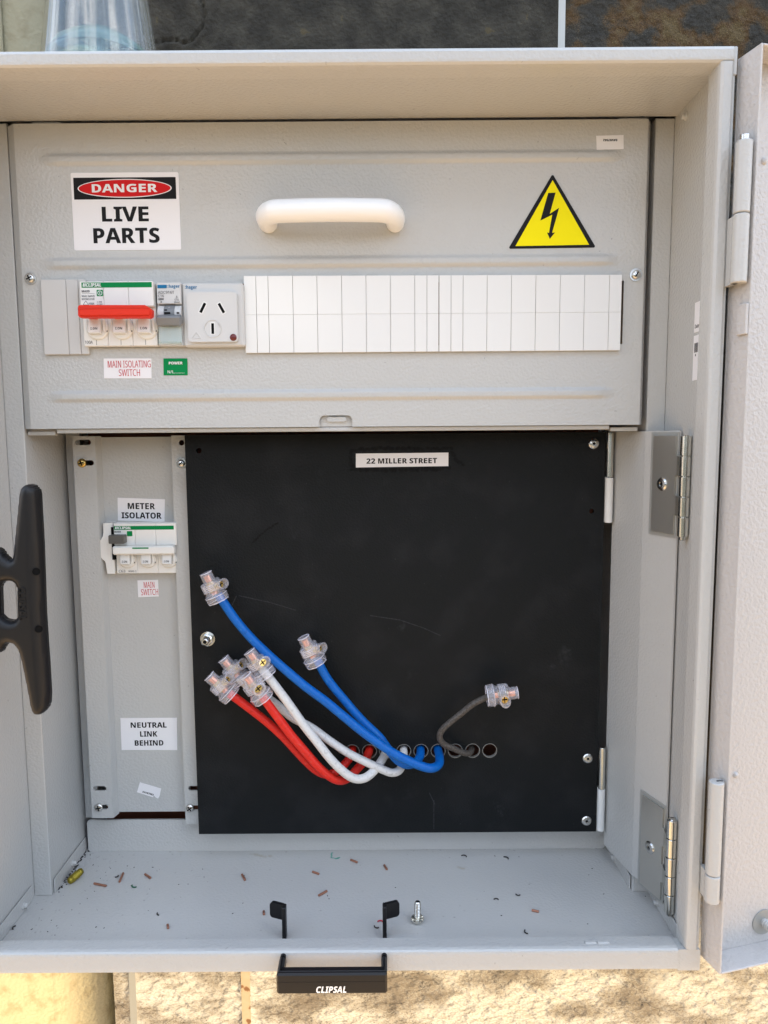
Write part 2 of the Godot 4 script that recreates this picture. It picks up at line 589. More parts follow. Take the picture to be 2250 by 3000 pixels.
func panel_texture() -> ImageTexture:
	var S := 1024
	var px := S / 360.0
	var img := Image.create(S, S, false, Image.FORMAT_RGB8)
	var n1 := noise_image(61, 0.006, S, 5).get_data()
	var base := lin(0.010, 0.011, 0.012)
	var worn := lin(0.0145, 0.0155, 0.0165)
	for y in S:
		for x in S:
			img.set_pixel(x, y, base.lerp(worn, smoothstep(0.4, 0.9, n1[y * S + x] / 255.0)))
	var C := func(wx: float, wy: float): return Vector2(wx - 27.5 + 180.0, -(wy + 161.0) + 180.0)
	var pale := lin(0.10, 0.105, 0.11)
	var ink := lin(0.003, 0.003, 0.003)
	# black felt pen round the street label and the dark mark
	for e in [[[-9, 0], [20, 1.5], [50, 0.5], [75, 1]], [[-10, -2], [-9, -18]], [[-7, -16], [20, -17], [60, -16], [74, -15]], [[73, 0], [76, -8], [85, -13.5]]]:
		var q := []
		for p in e: q.append(C.call(p[0], p[1]))
		stroke(img, q, 2.0, ink, 0.9, px, 1.0)
	stroke(img, [C.call(-93, -77), C.call(-84, -68), C.call(-71, -59.7)], 1.0, ink, 0.9, px, 0.5)
	# scratches
	for e in [[[-106, -122], [-80, -128], [-58, -135]], [[5, -140], [30, -144], [50, -151], [65, -158]], [[59, -305], [59, -332]], [[-112, -130], [-108, -122]], [[55, -298], [60, -309]]]:
		var q := []
		for p in e: q.append(C.call(p[0], p[1]))
		stroke(img, q, 0.45, pale, 0.5, px)
	# wiped dust and finger marks
	for e in [[168, -178, 7, 0.25], [172, -172, 5, 0.3], [160, -186, 4, 0.2], [32, -150, 4, 0.35], [-35, -22, 6, 0.1], [-52, -48, 8, 0.08], [60, -32, 12, 0.06], [20, -28, 14, 0.06], [115, -312, 4, 0.3], [118, -318, 3, 0.3], [110, -330, 5, 0.12], [36, -300, 6, 0.14], [92, -222, 4, 0.2], [38, -192, 4, 0.14], [20, -305, 7, 0.08], [-60, -70, 5, 0.12], [-95, -60, 5, 0.06], [102, -238, 4, 0.12], [98, -245, 5, 0.08]]:
		for k in 14:
			var o := Vector2(rng.randfn(), rng.randfn()) * float(e[2]) * 0.5
			var c: Vector2 = C.call(e[0], e[1])
			dab(img, c.x + o.x, c.y + o.y, float(e[2]) * rng.randf_range(0.2, 0.6), pale, float(e[3]) * 0.35, px)
	for k in 260:
		dab(img, rng.randf_range(4, 356), rng.randf_range(4, 356), rng.randf_range(0.3, 0.6), pale, rng.randf_range(0.1, 0.5), px)
	return ImageTexture.create_from_image(img)

# floor picture: 504 mm by 147 mm, u along x, v along z
func floor_texture() -> ImageTexture:
	var W := 1024
	var H := 300
	var px := W / 504.0
	var img := Image.create(W, H, false, Image.FORMAT_RGB8)
	img.fill(lin(0.50, 0.50, 0.485))
	var tan := lin(0.36, 0.31, 0.22)
	var grime := lin(0.26, 0.25, 0.24)
	var C := func(wx: float, wz: float): return Vector2(wx + 271.5, wz + 72.0)
	for e in [[[-104, -62], [-92, -57], [-84, -58]], [[-176, -70], [-168, -66]], [[80, -40], [86, -36]]]:
		var q := []
		for p in e: q.append(C.call(p[0], p[1]))
		stroke(img, q, 2.4, tan, 0.25, px, 1.2)
	stroke(img, [C.call(-32, -62), C.call(-32, -55), C.call(-27, -53), C.call(-24, -55)], 1.2, lin(0.02, 0.25, 0.17), 0.7, px, 0.4)
	for k in 130:
		var x := rng.randf_range(-270, 230)
		var z := rng.randf_range(-70, 58)
		if rng.randf() < 0.55: x = -262 + absf(rng.randfn()) * 45.0
		var c: Vector2 = C.call(x, z)
		dab(img, c.x, c.y, rng.randf_range(0.5, 1.1), grime, rng.randf_range(0.15, 0.55), px)
	for k in 60:
		var c: Vector2 = C.call(rng.randf_range(-255, 215), -70.0 + absf(rng.randfn()) * 3.0)
		dab(img, c.x, c.y, rng.randf_range(0.6, 1.5), grime, 0.4, px)
	return ImageTexture.create_from_image(img)

# ---------------------------------------------------------------- fittings
func pan_screw(parent: Node, called: String, p: Vector3, r: float, mt: Material, axis := Vector3.BACK, washer := 0.0, slot_only := false, turn := 30.0) -> Node3D:
	var h := holder(parent, called)
	var st := nst()
	var b := p
	if washer > 0.0:
		lathe(st, [Vector2(0, 0), Vector2(washer, 0), Vector2(washer, 0.8), Vector2(0, 0.8)], p, axis, 24)
		b += axis * 0.8
	lathe(st, [Vector2(r, 0), Vector2(r, r * 0.25), Vector2(r * 0.9, r * 0.48), Vector2(r * 0.65, r * 0.62), Vector2(r * 0.3, r * 0.68), Vector2(0, r * 0.7)], b, axis, 24, true)
	part(h, "head", st, mt)
	st = nst()
	var keep := XF
	XF = XF * Transform3D(Basis(Vector3.BACK, deg_to_rad(turn)), b + axis * r * 0.6)
	bx(st, -r * 0.62, r * 0.62, -r * 0.13, r * 0.13, -0.2, r * 0.14)
	if not slot_only: bx(st, -r * 0.13, r * 0.13, -r * 0.62, r * 0.62, -0.2, r * 0.135)
	XF = keep
	part(h, "drive_recess", st, M.slot_black)
	return h

func pop_rivet(parent: Node, called: String, p: Vector3, axis: Vector3, r := 4.4) -> Node3D:
	var h := holder(parent, called)
	var st := nst()
	lathe(st, [Vector2(r, 0), Vector2(r, 0.4), Vector2(r * 0.82, 1.2), Vector2(r * 0.5, 1.6), Vector2(r * 0.36, 1.6), Vector2(r * 0.34, 0.9), Vector2(0, 0.8)], p, axis, 24)
	part(h, "flange", st, M.steel)
	st = nst()
	lathe(st, [Vector2(r * 0.28, 0.7), Vector2(r * 0.22, 1.15), Vector2(0, 1.2)], p, axis, 12)
	part(h, "mandrel", st, M.slot_black)
	return h

func weld_stud(parent: Node, p: Vector3, axis: Vector3) -> void:
	var st := nst()
	lathe(st, [Vector2(3.0, 0), Vector2(3.0, 0.8), Vector2(2.2, 1.2), Vector2(2.0, 2.6), Vector2(1.5, 3.4), Vector2(0, 3.6)], p, axis, 16)
	part(parent, "rivet", st, M.paint)

# ---------------------------------------------------------------- the scene
func _ready() -> void:
	rng.seed = 7
	var cam := Camera3D.new()
	cam.name = "camera"
	cam.fov = 71.64
	cam.near = 0.02
	cam.far = 400.0
	cam.transform = Transform3D(Basis(Vector3(0.999974, -0.007183, 0.000031), Vector3(0.007147, 0.994588, -0.103651), Vector3(0.000713, 0.103648, 0.994614)), Vector3(0.0179, 0.00963, 0.54199))
	add_child(cam)
	cam.current = true

	var sky_mat := ProceduralSkyMaterial.new()
	sky_mat.sky_top_color = Color(0.53, 0.61, 0.73)
	sky_mat.sky_horizon_color = Color(0.71, 0.73, 0.745)
	sky_mat.sky_curve = 0.14
	sky_mat.ground_horizon_color = Color(0.62, 0.56, 0.46)
	sky_mat.ground_bottom_color = Color(0.45, 0.38, 0.28)
	sky_mat.sky_energy_multiplier = 1.22
	# broken white cloud over the whole sky
	var cl := noise_image(91, 0.011, 512, 6)
	var cd := cl.get_data()
	var ci := Image.create(1024, 512, false, Image.FORMAT_RGBA8)
	for y in 512:
		for x in 1024:
			var v: float = cd[y * 512 + (x % 512)] / 255.0
			ci.set_pixel(x, y, Color(1.0, 0.98, 0.93, smoothstep(0.46, 0.66, v)))
	sky_mat.sky_cover = ImageTexture.create_from_image(ci)
	sky_mat.sky_cover_modulate = Color(1, 1, 1, 0.85)
	var sky := Sky.new()
	sky.sky_material = sky_mat
	var env := Environment.new()
	env.background_mode = Environment.BG_SKY
	env.sky = sky
	env.tonemap_mode = Environment.TONE_MAPPER_LINEAR
	env.tonemap_exposure = 2.4
	env.sdfgi_enabled = true
	env.ssao_enabled = true
	env.ssil_enabled = true
	var we := WorldEnvironment.new()
	we.name = "environment"
	we.environment = env
	add_child(we)

	var sun := DirectionalLight3D.new()
	sun.name = "sun"
	sun.light_color = Color(1.0, 0.87, 0.68)
	sun.light_energy = 1.6
	sun.light_angular_distance = 0.4
	sun.shadow_enabled = true
	add_child(sun)
	sun.look_at_from_position(Vector3(-0.6, 0.55, 1.0) * 5.0, Vector3.ZERO)

	materials()
	yard()
	stone_wall()
	timber_post()
	enclosure()
	cover_panel()
	switchgear()
	gear_plate()
	meter_panel()
	panel_bracket()
	cables()
	cleat()
	pull_clip()
	floor_bits()
	bottle()

# ---------------------------------------------------------------- surroundings
func yard() -> void:
	ORG = Vector3.ZERO
	XF = Transform3D.IDENTITY
	var st := nst()
	flat(st, [Vector3(-90000, -1400, -90000), Vector3(90000, -1400, -90000), Vector3(90000, -1400, 90000), Vector3(-90000, -1400, 90000)], Vector3.UP)
	var g := part(self, "ground", st, M.paving)
	g.set_meta("kind", "structure")
	# the carport across the yard whose roof shades the wall and the box
	var c := thing("carport", "steel carport roof on tall posts standing across the yard", "carport", Vector3(-2000, -1400, 5600))
	pbox(c, "fascia", M.roof_steel, -8500, 1500, 2655, 3800, 5600, 5610)
	pbox(c, "roof", M.roof_steel, -8500, 1500, 3740, 3800, 4900, 5596)
	for x in [-8300, -5300, 1300]:
		pbox(c, "post", M.roof_steel, x, x + 100, -1400, 2655, 5600, 5700)
	# the boundary fence that darkens what the glossy panels mirror
	c = thing("boundary_fence", "dull green corrugated steel fence along the far side of the yard", "fence", Vector3(0, -1400, 5200))
	st = nst()
	var q := []
	for k in 400:
		q.append(Vector2(-16000 + k * 80, 5200 + (18 if (k / 2) % 2 == 0 else -18)))
	for k in 399:
		var d: Vector2 = q[k + 1] - q[k]
		flat(st, [Vector3(q[k].x, -1390, q[k].y), Vector3(q[k + 1].x, -1390, q[k + 1].y), Vector3(q[k + 1].x, 520, q[k + 1].y), Vector3(q[k].x, 520, q[k].y)], Vector3(d.y, 0, -d.x).normalized())
	part(c, "corrugated_sheet", st, M.fence_steel)
	pbox(c, "top_rail", M.fence_steel, -16000, 16000, 510, 560, 5170, 5230)
	pbox(c, "bottom_rail", M.fence_steel, -16000, 16000, -1400, -1360, 5170, 5230)

func tile_mesh(x0: float, x1: float, y0: float, y1: float, zback: float, zface: float, step: float, amp: float, sd: int, cracks: Array) -> SurfaceTool:
	var n := FastNoiseLite.new()
	n.seed = sd; n.frequency = 0.012; n.fractal_octaves = 5; n.noise_type = FastNoiseLite.TYPE_SIMPLEX_SMOOTH
	var hgt := func(x: float, y: float) -> float:
		var e := minf(minf(x - x0, x1 - x), minf(y - y0, y1 - y))
		var v := n.get_noise_2d(x * 0.6, y * 1.8) * amp
		var terr: float = floor(n.get_noise_2d(x * 0.6 + 300, y * 0.9) * 5.0) * amp * 0.22
		var z: float = zface + v + terr
		z -= maxf(0.0, 2.5 - e) * 0.7
		for c in cracks:
			for k in c.size() - 1:
				var q := Geometry2D.get_closest_point_to_segment(Vector2(x, y), c[k], c[k + 1])
				var d := q.distance_to(Vector2(x, y))
				if d < 1.6: z -= 2.6 * (1.0 - d / 1.6)
				elif d < 6.0 and y < q.y: z += 0.35
		return z
	var nx := int((x1 - x0) / step)
	var ny := int((y1 - y0) / step)
	var rows := []
	for j in ny + 1:
		var row := []
		for i in nx + 1:
			var x := lerpf(x0, x1, float(i) / nx)
			var y := lerpf(y0, y1, float(j) / ny)
			row.append(Vector3(x, y, hgt.call(x, y)))
		rows.append(row)
	var nr := func(i: int, j: int) -> Vector3:
		var a: Vector3 = rows[j][maxi(i - 1, 0)]
		var b: Vector3 = rows[j][mini(i + 1, nx)]
		var c: Vector3 = rows[maxi(j - 1, 0)][i]
		var d: Vector3 = rows[mini(j + 1, ny)][i]
		return (b - a).cross(d - c).normalized()
	var st := nst()
	var nn := []
	for j in ny + 1:
		var row := []
		for i in nx + 1: row.append(nr.call(i, j))
		nn.append(row)
	for j in ny:
		for i in nx:
			tri(st, rows[j][i], rows[j][i + 1], rows[j + 1][i + 1], nn[j][i], nn[j][i + 1], nn[j + 1][i + 1])
			tri(st, rows[j][i], rows[j + 1][i + 1], rows[j + 1][i], nn[j][i], nn[j + 1][i + 1], nn[j + 1][i])
	var zf := zface - amp * 2.0 - 2.0
	bx(st, x0, x1, y0, y1, zback, zf)
	for j in ny:
		flat(st, [rows[j][0], rows[j + 1][0], Vector3(x0, rows[j + 1][0].y, zf), Vector3(x0, rows[j][0].y, zf)], Vector3.LEFT)
		flat(st, [rows[j][nx], rows[j + 1][nx], Vector3(x1, rows[j + 1][nx].y, zf), Vector3(x1, rows[j][nx].y, zf)], Vector3.RIGHT)
	return st

func stone_wall() -> void:
	var w := thing("stone_tile_wall", "stone tiled wall behind the enclosure, dark slate above and pale sandstone below", "wall", Vector3(0, -1400, -150))
	pbox(w, "backing", M.grout_dark, -256, 900, -1400, 900, -200, -126)
	var crack1 := []
	for p in [[-178, 352.3], [-171.2, 353.4], [-164.7, 354.6], [-159.4, 354.1], [-153, 351.6], [-146.5, 353.7], [-142.1, 358.7], [-136.5, 364.7], [-134.6, 374.2], [-136, 382.2], [-140, 392]]: crack1.append(Vector2(p[0], p[1]))
	part(w, "tile", tile_mesh(-256, 171.6, 200, 500, -126, -112, 2.0, 0.5, 71, [crack1]), M.slate_dark, "dark grey slate tile with a branching crack")
	part(w, "tile", tile_mesh(177.6, 640, 200, 500, -126, -112, 2.5, 0.8, 72, []), M.slate_rust, "slate tile with rust brown patches")
	pbox(w, "grout", M.grout_white, 171.6, 177.6, 200, 500, -126, -113.5)
	pbox(w, "tile", M.slate_dark, -256, 171.6, -420, 196, -126, -112, 1.0)
	pbox(w, "tile", M.slate_dark, 177.6, 640, -420, 196, -126, -112, 1.0)
	part(w, "tile", tile_mesh(-256, -241, -800, -424, -126, -112, 2.5, 1.0, 73, []), M.sandstone)
	pbox(w, "grout", M.grout_dark, -241, -234, -800, -424, -126, -114)
	part(w, "tile", tile_mesh(-234, -128.5, -800, -424, -126, -112, 2.5, 1.2, 74, []), M.sandstone)
	pbox(w, "grout", M.grout_rust, -128.5, -119.5, -800, -424, -126, -113)
	var ca := []
	for p in [[222, -524.1], [233, -523.5], [246, -526.6], [254.6, -532.9], [271.7, -529], [286.6, -524.6], [308, -522]]: ca.append(Vector2(p[0], p[1]))
	var cb := []
	for p in [[136, -523.5], [151, -529.4], [168.7, -538.4], [179.6, -550.6], [188.5, -564.7], [193.4, -572], [205, -590]]: cb.append(Vector2(p[0], p[1]))
	part(w, "tile", tile_mesh(-119.5, 640, -800, -424, -126, -111, 3.0, 1.3, 75, [ca, cb]), M.sandstone, "large pale sandstone tile with dark veins")

func timber_post() -> void:
	var t := thing("timber_post", "cream painted timber post standing at the edge of the stone wall", "post", Vector3(-360, -1400, -110))
	var st := nst()
	# cross-section in x, z: flat face with a rounded return towards the wall
	var prof := []
	prof = [Vector2(-520, -180), Vector2(-520, -92), Vector2(-306, -92)]
	for k in 13:
		var an := deg_to_rad(90.0 * k / 12.0)
		prof.append(Vector2(-303 + 39 * sin(an), -126 + 33.4 * cos(an)))
	prof.append(Vector2(-264, -180))
	for i in prof.size():
		var a: Vector2 = prof[i]
		var b: Vector2 = prof[(i + 1) % prof.size()]
		var n := Vector3(-(b.y - a.y), 0, b.x - a.x).normalized()
		var na := n
		var nb := n
		if i >= 3 and i < 15:
			var t0 := deg_to_rad(90.0 * (i - 3) / 12.0)
			var t1 := deg_to_rad(90.0 * (i - 2) / 12.0)
			na = Vector3(sin(t0), 0, cos(t0)); nb = Vector3(sin(t1), 0, cos(t1))
		var q := [Vector3(a.x, -1400, a.y), Vector3(b.x, -1400, b.y), Vector3(b.x, 900, b.y), Vector3(a.x, 900, a.y)]
		tri(st, q[0], q[1], q[2], na, nb, nb); tri(st, q[0], q[2], q[3], na, nb, na)
	part(t, "face", st, M.cream_timber)
	pbox(t, "cover_strip", M.cream_timber, -520, -299, 250, 900, -92, -88.5, 1.0)

# ---------------------------------------------------------------- the grey box
func enclosure() -> void:
	var e := thing("electrical_enclosure", "grey powder coated steel meter box with its door swung open", "meter box", Vector3(-20, -366, -110))
	var p: Material = M.paint
	# shell
	pbox(e, "back_wall", p, -273, 234, -363, 242, -111.5, -110)
	pbox(e, "backing_board", M.board_brown, -250, 212, -361, 236, -109.9, -104)
	pbox(e, "ceiling", p, -273, 237, 241.1, 242.6, -1.5, 62)
	pbox(e, "cavity_roof", p, -258, 219, 247.0, 248.6, -110, -1.5)
	var st := nst()
	# floor with its own picture
	var fl := [Vector3(-271.5, -361.7, -110), Vector3(232.7, -361.7, -110), Vector3(232.7, -361.7, 62), Vector3(-271.5, -361.7, 62)]
	var uv := []
	for q in fl: uv.append(Vector2((q.x + 271.5) / 504.0, (q.z + 72.0) / 147.6))
	for k in [[0, 2, 1], [0, 3, 2]]:
		for i in [k[0], k[2], k[1]]: vert(st, fl[i], Vector3.UP, uv[i])
	bx(st, -272, 233, -363.7, -361.8, -110, 62)
	part(e, "floor_pan", st, M.floor_paint)
	pbox(e, "side_wall", p, -273, -271.5, -363, 242, -6, 62)
	pbox(e, "side_wall", p, 232.7, 234.2, -363, 242, -6, 62)
	for s in [[-271.5, -257.2], [218.7, 232.7]]:
		st = nst()
		bx(st, s[0], s[1], -361.7, 241.1, -5.6, -4, 0.7)
		part(e, "rebate_face", st, p)
	pbox(e, "inner_side_wall", p, -258.8, -257.2, -361.7, 241.1, -110, -4.6)
	pbox(e, "inner_side_wall", p, 218.7, 220.3, -361.7, 241.1, -110, -4.6)
	pbox(e, "rear_flange", p, -255.9, -244, -332, 241.1, -73, -71.5)
	# skirting along the back of the floor
	st = nst()
	prism(st, rrect(-252.7, 215.5, -361.6, -331.6, 3.0), -68, -66)
	part(e, "skirting", st, p)
	# flanges with rivets at the foot of the side walls
	for f in [[-257.2, 1.0, -70.0, -7.0, -40.1], [-271.5, 1.0, 1.0, 58.0, 16.2], [218.7, -1.0, -70.0, -7.0, -43.2], [232.7, -1.0, 1.0, 58.0, 17.5]]:
		st = nst()
		var x: float = f[0]
		bx(st, x + f[1] * 0.7, x + f[1] * 1.6, -361.6, -349.2, f[2], f[3], 0.25)
		part(e, "floor_flange", st, p)
		weld_stud(e, Vector3(x + f[1] * 1.5, -356.0, f[4]), Vector3(f[1], 0, 0))
	weld_stud(e, Vector3(232.7, 233.5, 15.6), Vector3.LEFT)
	# support under the cover panel
	pbox(e, "support_rail", p, -232, 190, 15.0, 18.2, -9, -3.2, 0.4)
	pbox(e, "support_tab", p, -256, -235, 13.6, 16.6, -12, -7, 0.3)
	pbox(e, "support_tab", p, 192, 213, 13.6, 16.6, -12, -7, 0.3)
	# rim
	st = nst()
	var turn := Transform3D(Basis(Vector3(0, 0, -1), Vector3(0, 1, 0), Vector3(1, 0, 0)), Vector3.ZERO)   # local x -> -z, local z -> x
	XF = turn
	# bottom rim: profile in (-z, y)
	prism(st, P2([-60, -361.7, -60, -353.2, -61, -352.0, -71.5, -351.2, -73.6, -351.6, -74.7, -352.6, -75, -354.2, -75, -366.3, -73, -368, -60, -368]), -280, 223.6)
	XF = Transform3D.IDENTITY
	part(e, "lower_rim", st, p)
	st = nst()
	XF = turn
	prism(st, P2([-60, 241.1, -60, 239.5, -71, 240.3, -73.5, 240.8, -74.8, 242.0, -75, 243.5, -75, 248.0, -74, 250, -60, 250]), -280, 237)
	XF = Transform3D.IDENTITY
	part(e, "upper_rim", st, p)
	# right rim: profile in (x, -z) pushed along y
	st = nst()
	XF = Transform3D(Basis(Vector3(1, 0, 0), Vector3(0, 0, -1), Vector3(0, 1, 0)), Vector3.ZERO)
	prism(st, P2([232.7, -60, 228.0, -60, 227.6, -61, 228.6, -72, 229.3, -74, 231, -75, 235.8, -75, 237, -74.2, 237, -60]), -352, 241.0)
	XF = Transform3D.IDENTITY
	part(e, "side_rim", st, p)
	st = nst()
	XF = Transform3D(Basis(Vector3(1, 0, 0), Vector3(0, 0, -1), Vector3(0, 1, 0)), Vector3.ZERO)
	prism(st, P2([-271.5, -60, -267.0, -60, -267, -72, -268.4, -75, -276, -75, -276, -60]), -352, 241.0)
	XF = Transform3D.IDENTITY
	part(e, "side_rim", st, p)
	pbox(e, "outer_wall", p, 237.1, 238.6, -360, 249, -110, 73.2)
	pbox(e, "outer_wall", p, -278, -276.2, -360, 249, -110, 73.2)
	pbox(e, "roof_sheet", p, -278, 238.6, 249, 250.4, -110, 62)
	pbox(e, "corner_piece", p, 237.1, 239.6, 233.3, 250.2, 60, 74, 0.5)
	st = nst()
	prism(st, rrect(223.7, 239.6, -368.2, -352.4, 1.0, 3), 62, 74.2)
	part(e, "corner_piece", st, p)
	# pressed bar on the lower rim
	pbox(e, "pressed_bar", p, 159.3, 167.8, -351.9, -350.4, 66.5, 69.5, 0.5)
	pbox(e, "pressed_bar", p, 168.3, 176.9, -351.9, -350.4, 66.5, 69.5, 0.5)
	# paper label on the right side wall
	var lab := holder(e, "paper_label", "white paper label partly hidden behind the rim")
	XF = Transform3D(Basis(Vector3(0, 0, 1), Vector3(0, 1, 0), Vector3(-1, 0, 0)), Vector3(232.7, 0, 0))
	sheet(lab, "paper", rrect(42, 58, 80.3, 100.5, 0.3, 2), 0, M.label_white)
	sheet(lab, "paper", rrect(42, 58, 47.7, 78.2, 0.3, 2), 0, M.label_white)
	text(lab, "lettering", "Date", 43.3, 50, 83, 85.6, 0.3, M.black_print, false)
	for k in [[43.6, 44.2], [44.8, 45.6], [46.2, 46.6], [47.0, 47.9], [48.6, 49.2]]:
		sheet(lab, "bar_code_line", rrect(k[0], k[1], 66.6, 73, 0.05, 1), 0.25, M.black_print, 0.1)
	text(lab, "lettering", "8", 45.2, 46.4, 64, 65.6, 0.3, M.black_print)
	XF = Transform3D.IDENTITY
	# the open door
	var d := holder(e, "door", "open door leaf swung back beside the box")
	XF = Transform3D(Basis(Vector3(0.968, 0, -0.252), Vector3(0, 1, 0), Vector3(0.252, 0, 0.968)), Vector3(242.4, 0, 70))
	var pd: Material = M.paint_door
	pbox(d, "sheet", pd, 0, 500, -361, 245, -1.5, 0, 0.3)
	pbox(d, "edge_flange", pd, 0, 1.5, -361, 245, 0, 18.5, 0.4)
	pbox(d, "edge_flange", pd, 1.5, 500, -361, -359.5, 0, 18.5, 0.4)
	pbox(d, "edge_flange", pd, 1.5, 500, 243.5, 245, 0, 18.5, 0.4)
	pbox(d, "edge_flange", pd, 498.5, 500, -359.5, 243.5, 0, 18.5, 0.4)
	var stud := holder(d, "earth_stud", "threaded earth stud with a flat washer")
	st = nst()
	lathe(st, [Vector2(3, 0), Vector2(9.5, 0), Vector2(9.5, 0.8), Vector2(3, 0.8)], Vector3(52, -344, 0), Vector3.BACK, 28)
	part(stud, "washer", st, M.galvanised)
	st = nst()
	cyl(st, Vector3(52, -344, 0.2), Vector3(52, -344, 16), 3.0, 16, 0.5)
	for k in 7: lathe(st, [Vector2(3.0, 0), Vector2(3.4, 0.5), Vector2(3.0, 1.0)], Vector3(52, -344, 2 + k * 1.8), Vector3.BACK, 16)
	part(stud, "stud", st, p)
	for y in [185.0, -228.0]:
		st = nst()
		lathe(st, [Vector2(2.2, 0), Vector2(2.0, 0.8), Vector2(1.2, 1.5), Vector2(0, 1.7)], Vector3(22, y, 0), Vector3.BACK, 14, true)
		part(d, "weld_nib", st, pd)
	# small torn bracket on the flange
	pbox(d, "catch_bracket", pd, -2.2, -0.02, 73, 92, 10, 18, 0.4)
	XF = Transform3D.IDENTITY
	# door hinges
	for hg in [[189.5, 146.3, 104.5, 193.5], [-222, -288.5, -308.5, 0.0]]:
		var h := holder(e, "door_hinge", "painted barrel hinge between rim and door")
		st = nst()
		cyl(st, Vector3(240.6, hg[1] + 0.25, 85), Vector3(240.6, hg[0], 85), 4.9, 24, 0.6)
		bx(st, 240.6, 245.5, hg[1] + 0.3, hg[0], 84, 85.6)
		part(h, "knuckle", st, p)
		st = nst()
		cyl(st, Vector3(240.6, hg[2], 85), Vector3(240.6, hg[1] - 0.25, 85), 4.9, 24, 0.6)
		bx(st, 237.2, 240.6, hg[2], hg[1] - 0.3, 73, 85)
		part(h, "knuckle", st, p)
		if hg[3] > 0.0:
			st = nst()
			cyl(st, Vector3(240.6, hg[0] - 5, 85), Vector3(240.6, hg[3], 85), 2.9, 20, 0.6)
			part(h, "pin", st, M.steel)

# ---------------------------------------------------------------- grey cover panel
func cover_panel() -> void:
	var e := thing("cover_panel", "grey ribbed steel cover panel across the upper half of the box", "panel", Vector3(-20, 18.4, -2))
	var xs := []
	var ys := []
	for k in [-256.7, -256.0, -250.4, -249.6]: xs.append(k)
	var x := -246.0
	while x < 211.0:
		xs.append(x); x += 4.0
	for k in [-232.0, 197.0, -31.0, -6.0, 211.4, 212.2, 214.6, 215.0]: xs.append(k)
	var y := 20.0
	while y < 238.0:
		ys.append(y); y += 1.25
	for k in [18.4, 27.0, 78.5, 124.5, 238.7]: ys.append(k)
	xs.sort(); ys.sort()
	var hz := func(px: float, py: float) -> float:
		var z := 0.0
		for r in [[213.3, -231.0, 193.5], [139.6, -233.0, 192.0], [42.4, -235.0, 189.5]]:
			var d: float = absf(py - r[0])
			var along := smoothstep(r[1] - 3.0, r[1] + 12.0, px) * (1.0 - smoothstep(r[2] - 12.0, r[2] + 3.0, px))
			if d < 5.5:
				z += along * 1.9 * (1.0 if d < 1.4 else smoothstep(4.8, 1.4, d))
		if px < -250.0: z -= 5.0 * (-250.0 - px) / 6.7
		if px > 211.8: z -= 5.0 * (px - 211.8) / 3.2
		return z
	var st := nst()
	var nrm := func(px: float, py: float) -> Vector3:
		var s := 0.35
		return Vector3((hz.call(px - s, py) - hz.call(px + s, py)) / (2 * s), (hz.call(px, py - s) - hz.call(px, py + s)) / (2 * s), 1).normalized()
	for i in xs.size() - 1:
		for j in ys.size() - 1:
			var mx: float = (xs[i] + xs[i + 1]) / 2
			var my: float = (ys[j] + ys[j + 1]) / 2
			if mx > -232 and mx < 197 and my > 78.5 and my < 124.5: continue
			if mx > -31 and mx < -6 and my < 27.0: continue
			var q := []
			var n := []
			for c in [[i, j], [i + 1, j], [i + 1, j + 1], [i, j + 1]]:
				var vx: float = xs[c[0]]
				var vy: float = ys[c[1]]
				q.append(Vector3(vx, vy, hz.call(vx, vy)))
				n.append(nrm.call(vx, vy))
			tri(st, q[0], q[1], q[2], n[0], n[1], n[2]); tri(st, q[0], q[2], q[3], n[0], n[2], n[3])
	part(e, "face_sheet", st, M.paint)
	# folded returns
	pbox(e, "return_edge", M.paint, -256.7, -255.7, 18.4, 238.7, -16, -5.1)
	pbox(e, "return_edge", M.paint, 214.0, 215.0, 18.4, 238.7, -16, -5.1)
	pbox(e, "return_edge", M.paint, -249, 211, 237.4, 238.6, -16, -0.1)
	st = nst()
	bx(st, -249, -31.2, 18.4, 19.4, -12, -0.1); bx(st, -5.8, 211, 18.4, 19.4, -12, -0.1)
	part(e, "return_edge", st, M.paint)
	for xx in [-238.0, 190.0]:
		st = nst()
		prism(st, rrect(xx, xx + 22, 236, 240.6, 1.6, 4), -4, -2.4)
		part(e, "locating_tab", st, M.paint)
	# finger notch with its latch
	st = nst()
	for s in [[-31.0, 1.0], [-6.0, -1.0]]:
		var pl := PackedVector2Array()
		pl.append(Vector2(s[0], 27.0))
		for k in 6:
			var a := PI / 2 * k / 5.0
			pl.append(Vector2(s[0] + s[1] * (4.0 - 4.0 * sin(a)), 27.0 - (4.0 - 4.0 * cos(a))))
		prism(st, pl, -0.8, 0.0)
	part(e, "notch_corner", st, M.paint)
	pbox(e, "notch_plate", M.paint, -36, -1, 18.6, 32, -4, -3.0)
	st = nst()
	prism(st, rrect(-25.1, -10.6, 22.3, 25.9, 1.7), -3.1, -1.4)
	part(e, "latch_tab", st, M.paint)
	# screws
	pan_screw(e, "screw", Vector3(-243.6, 129.2, 0), 3.4, M.steel, Vector3.BACK, 4.4, false, 25)
	pan_screw(e, "screw", Vector3(205.5, 128.6, 0), 3.2, M.steel, Vector3.BACK, 4.6, true, 60)
	# white handle
	st = nst()
	var path := A3([[-66, 167, 0], [-66, 167.5, 8], [-65.2, 168.3, 15], [-61, 168.8, 21], [-53, 169, 23.5], [-20, 169.3, 24.2], [14, 169, 23.5], [22, 168.6, 21], [26, 168, 15], [27.2, 167.2, 8], [27.2, 166.8, 0]])
	var cp := catmull(path, 6)
	var rd := []
	for q in cp: rd.append(lerpf(6.6, 7.9, clampf(q.z / 22.0, 0, 1)))
	tube(st, cp, rd, 22)
	part(e, "handle", st, M.handle_plastic, "white moulded plastic pull handle")
	# danger sticker
	var s := holder(e, "danger_sticker", "white DANGER LIVE PARTS warning sticker")
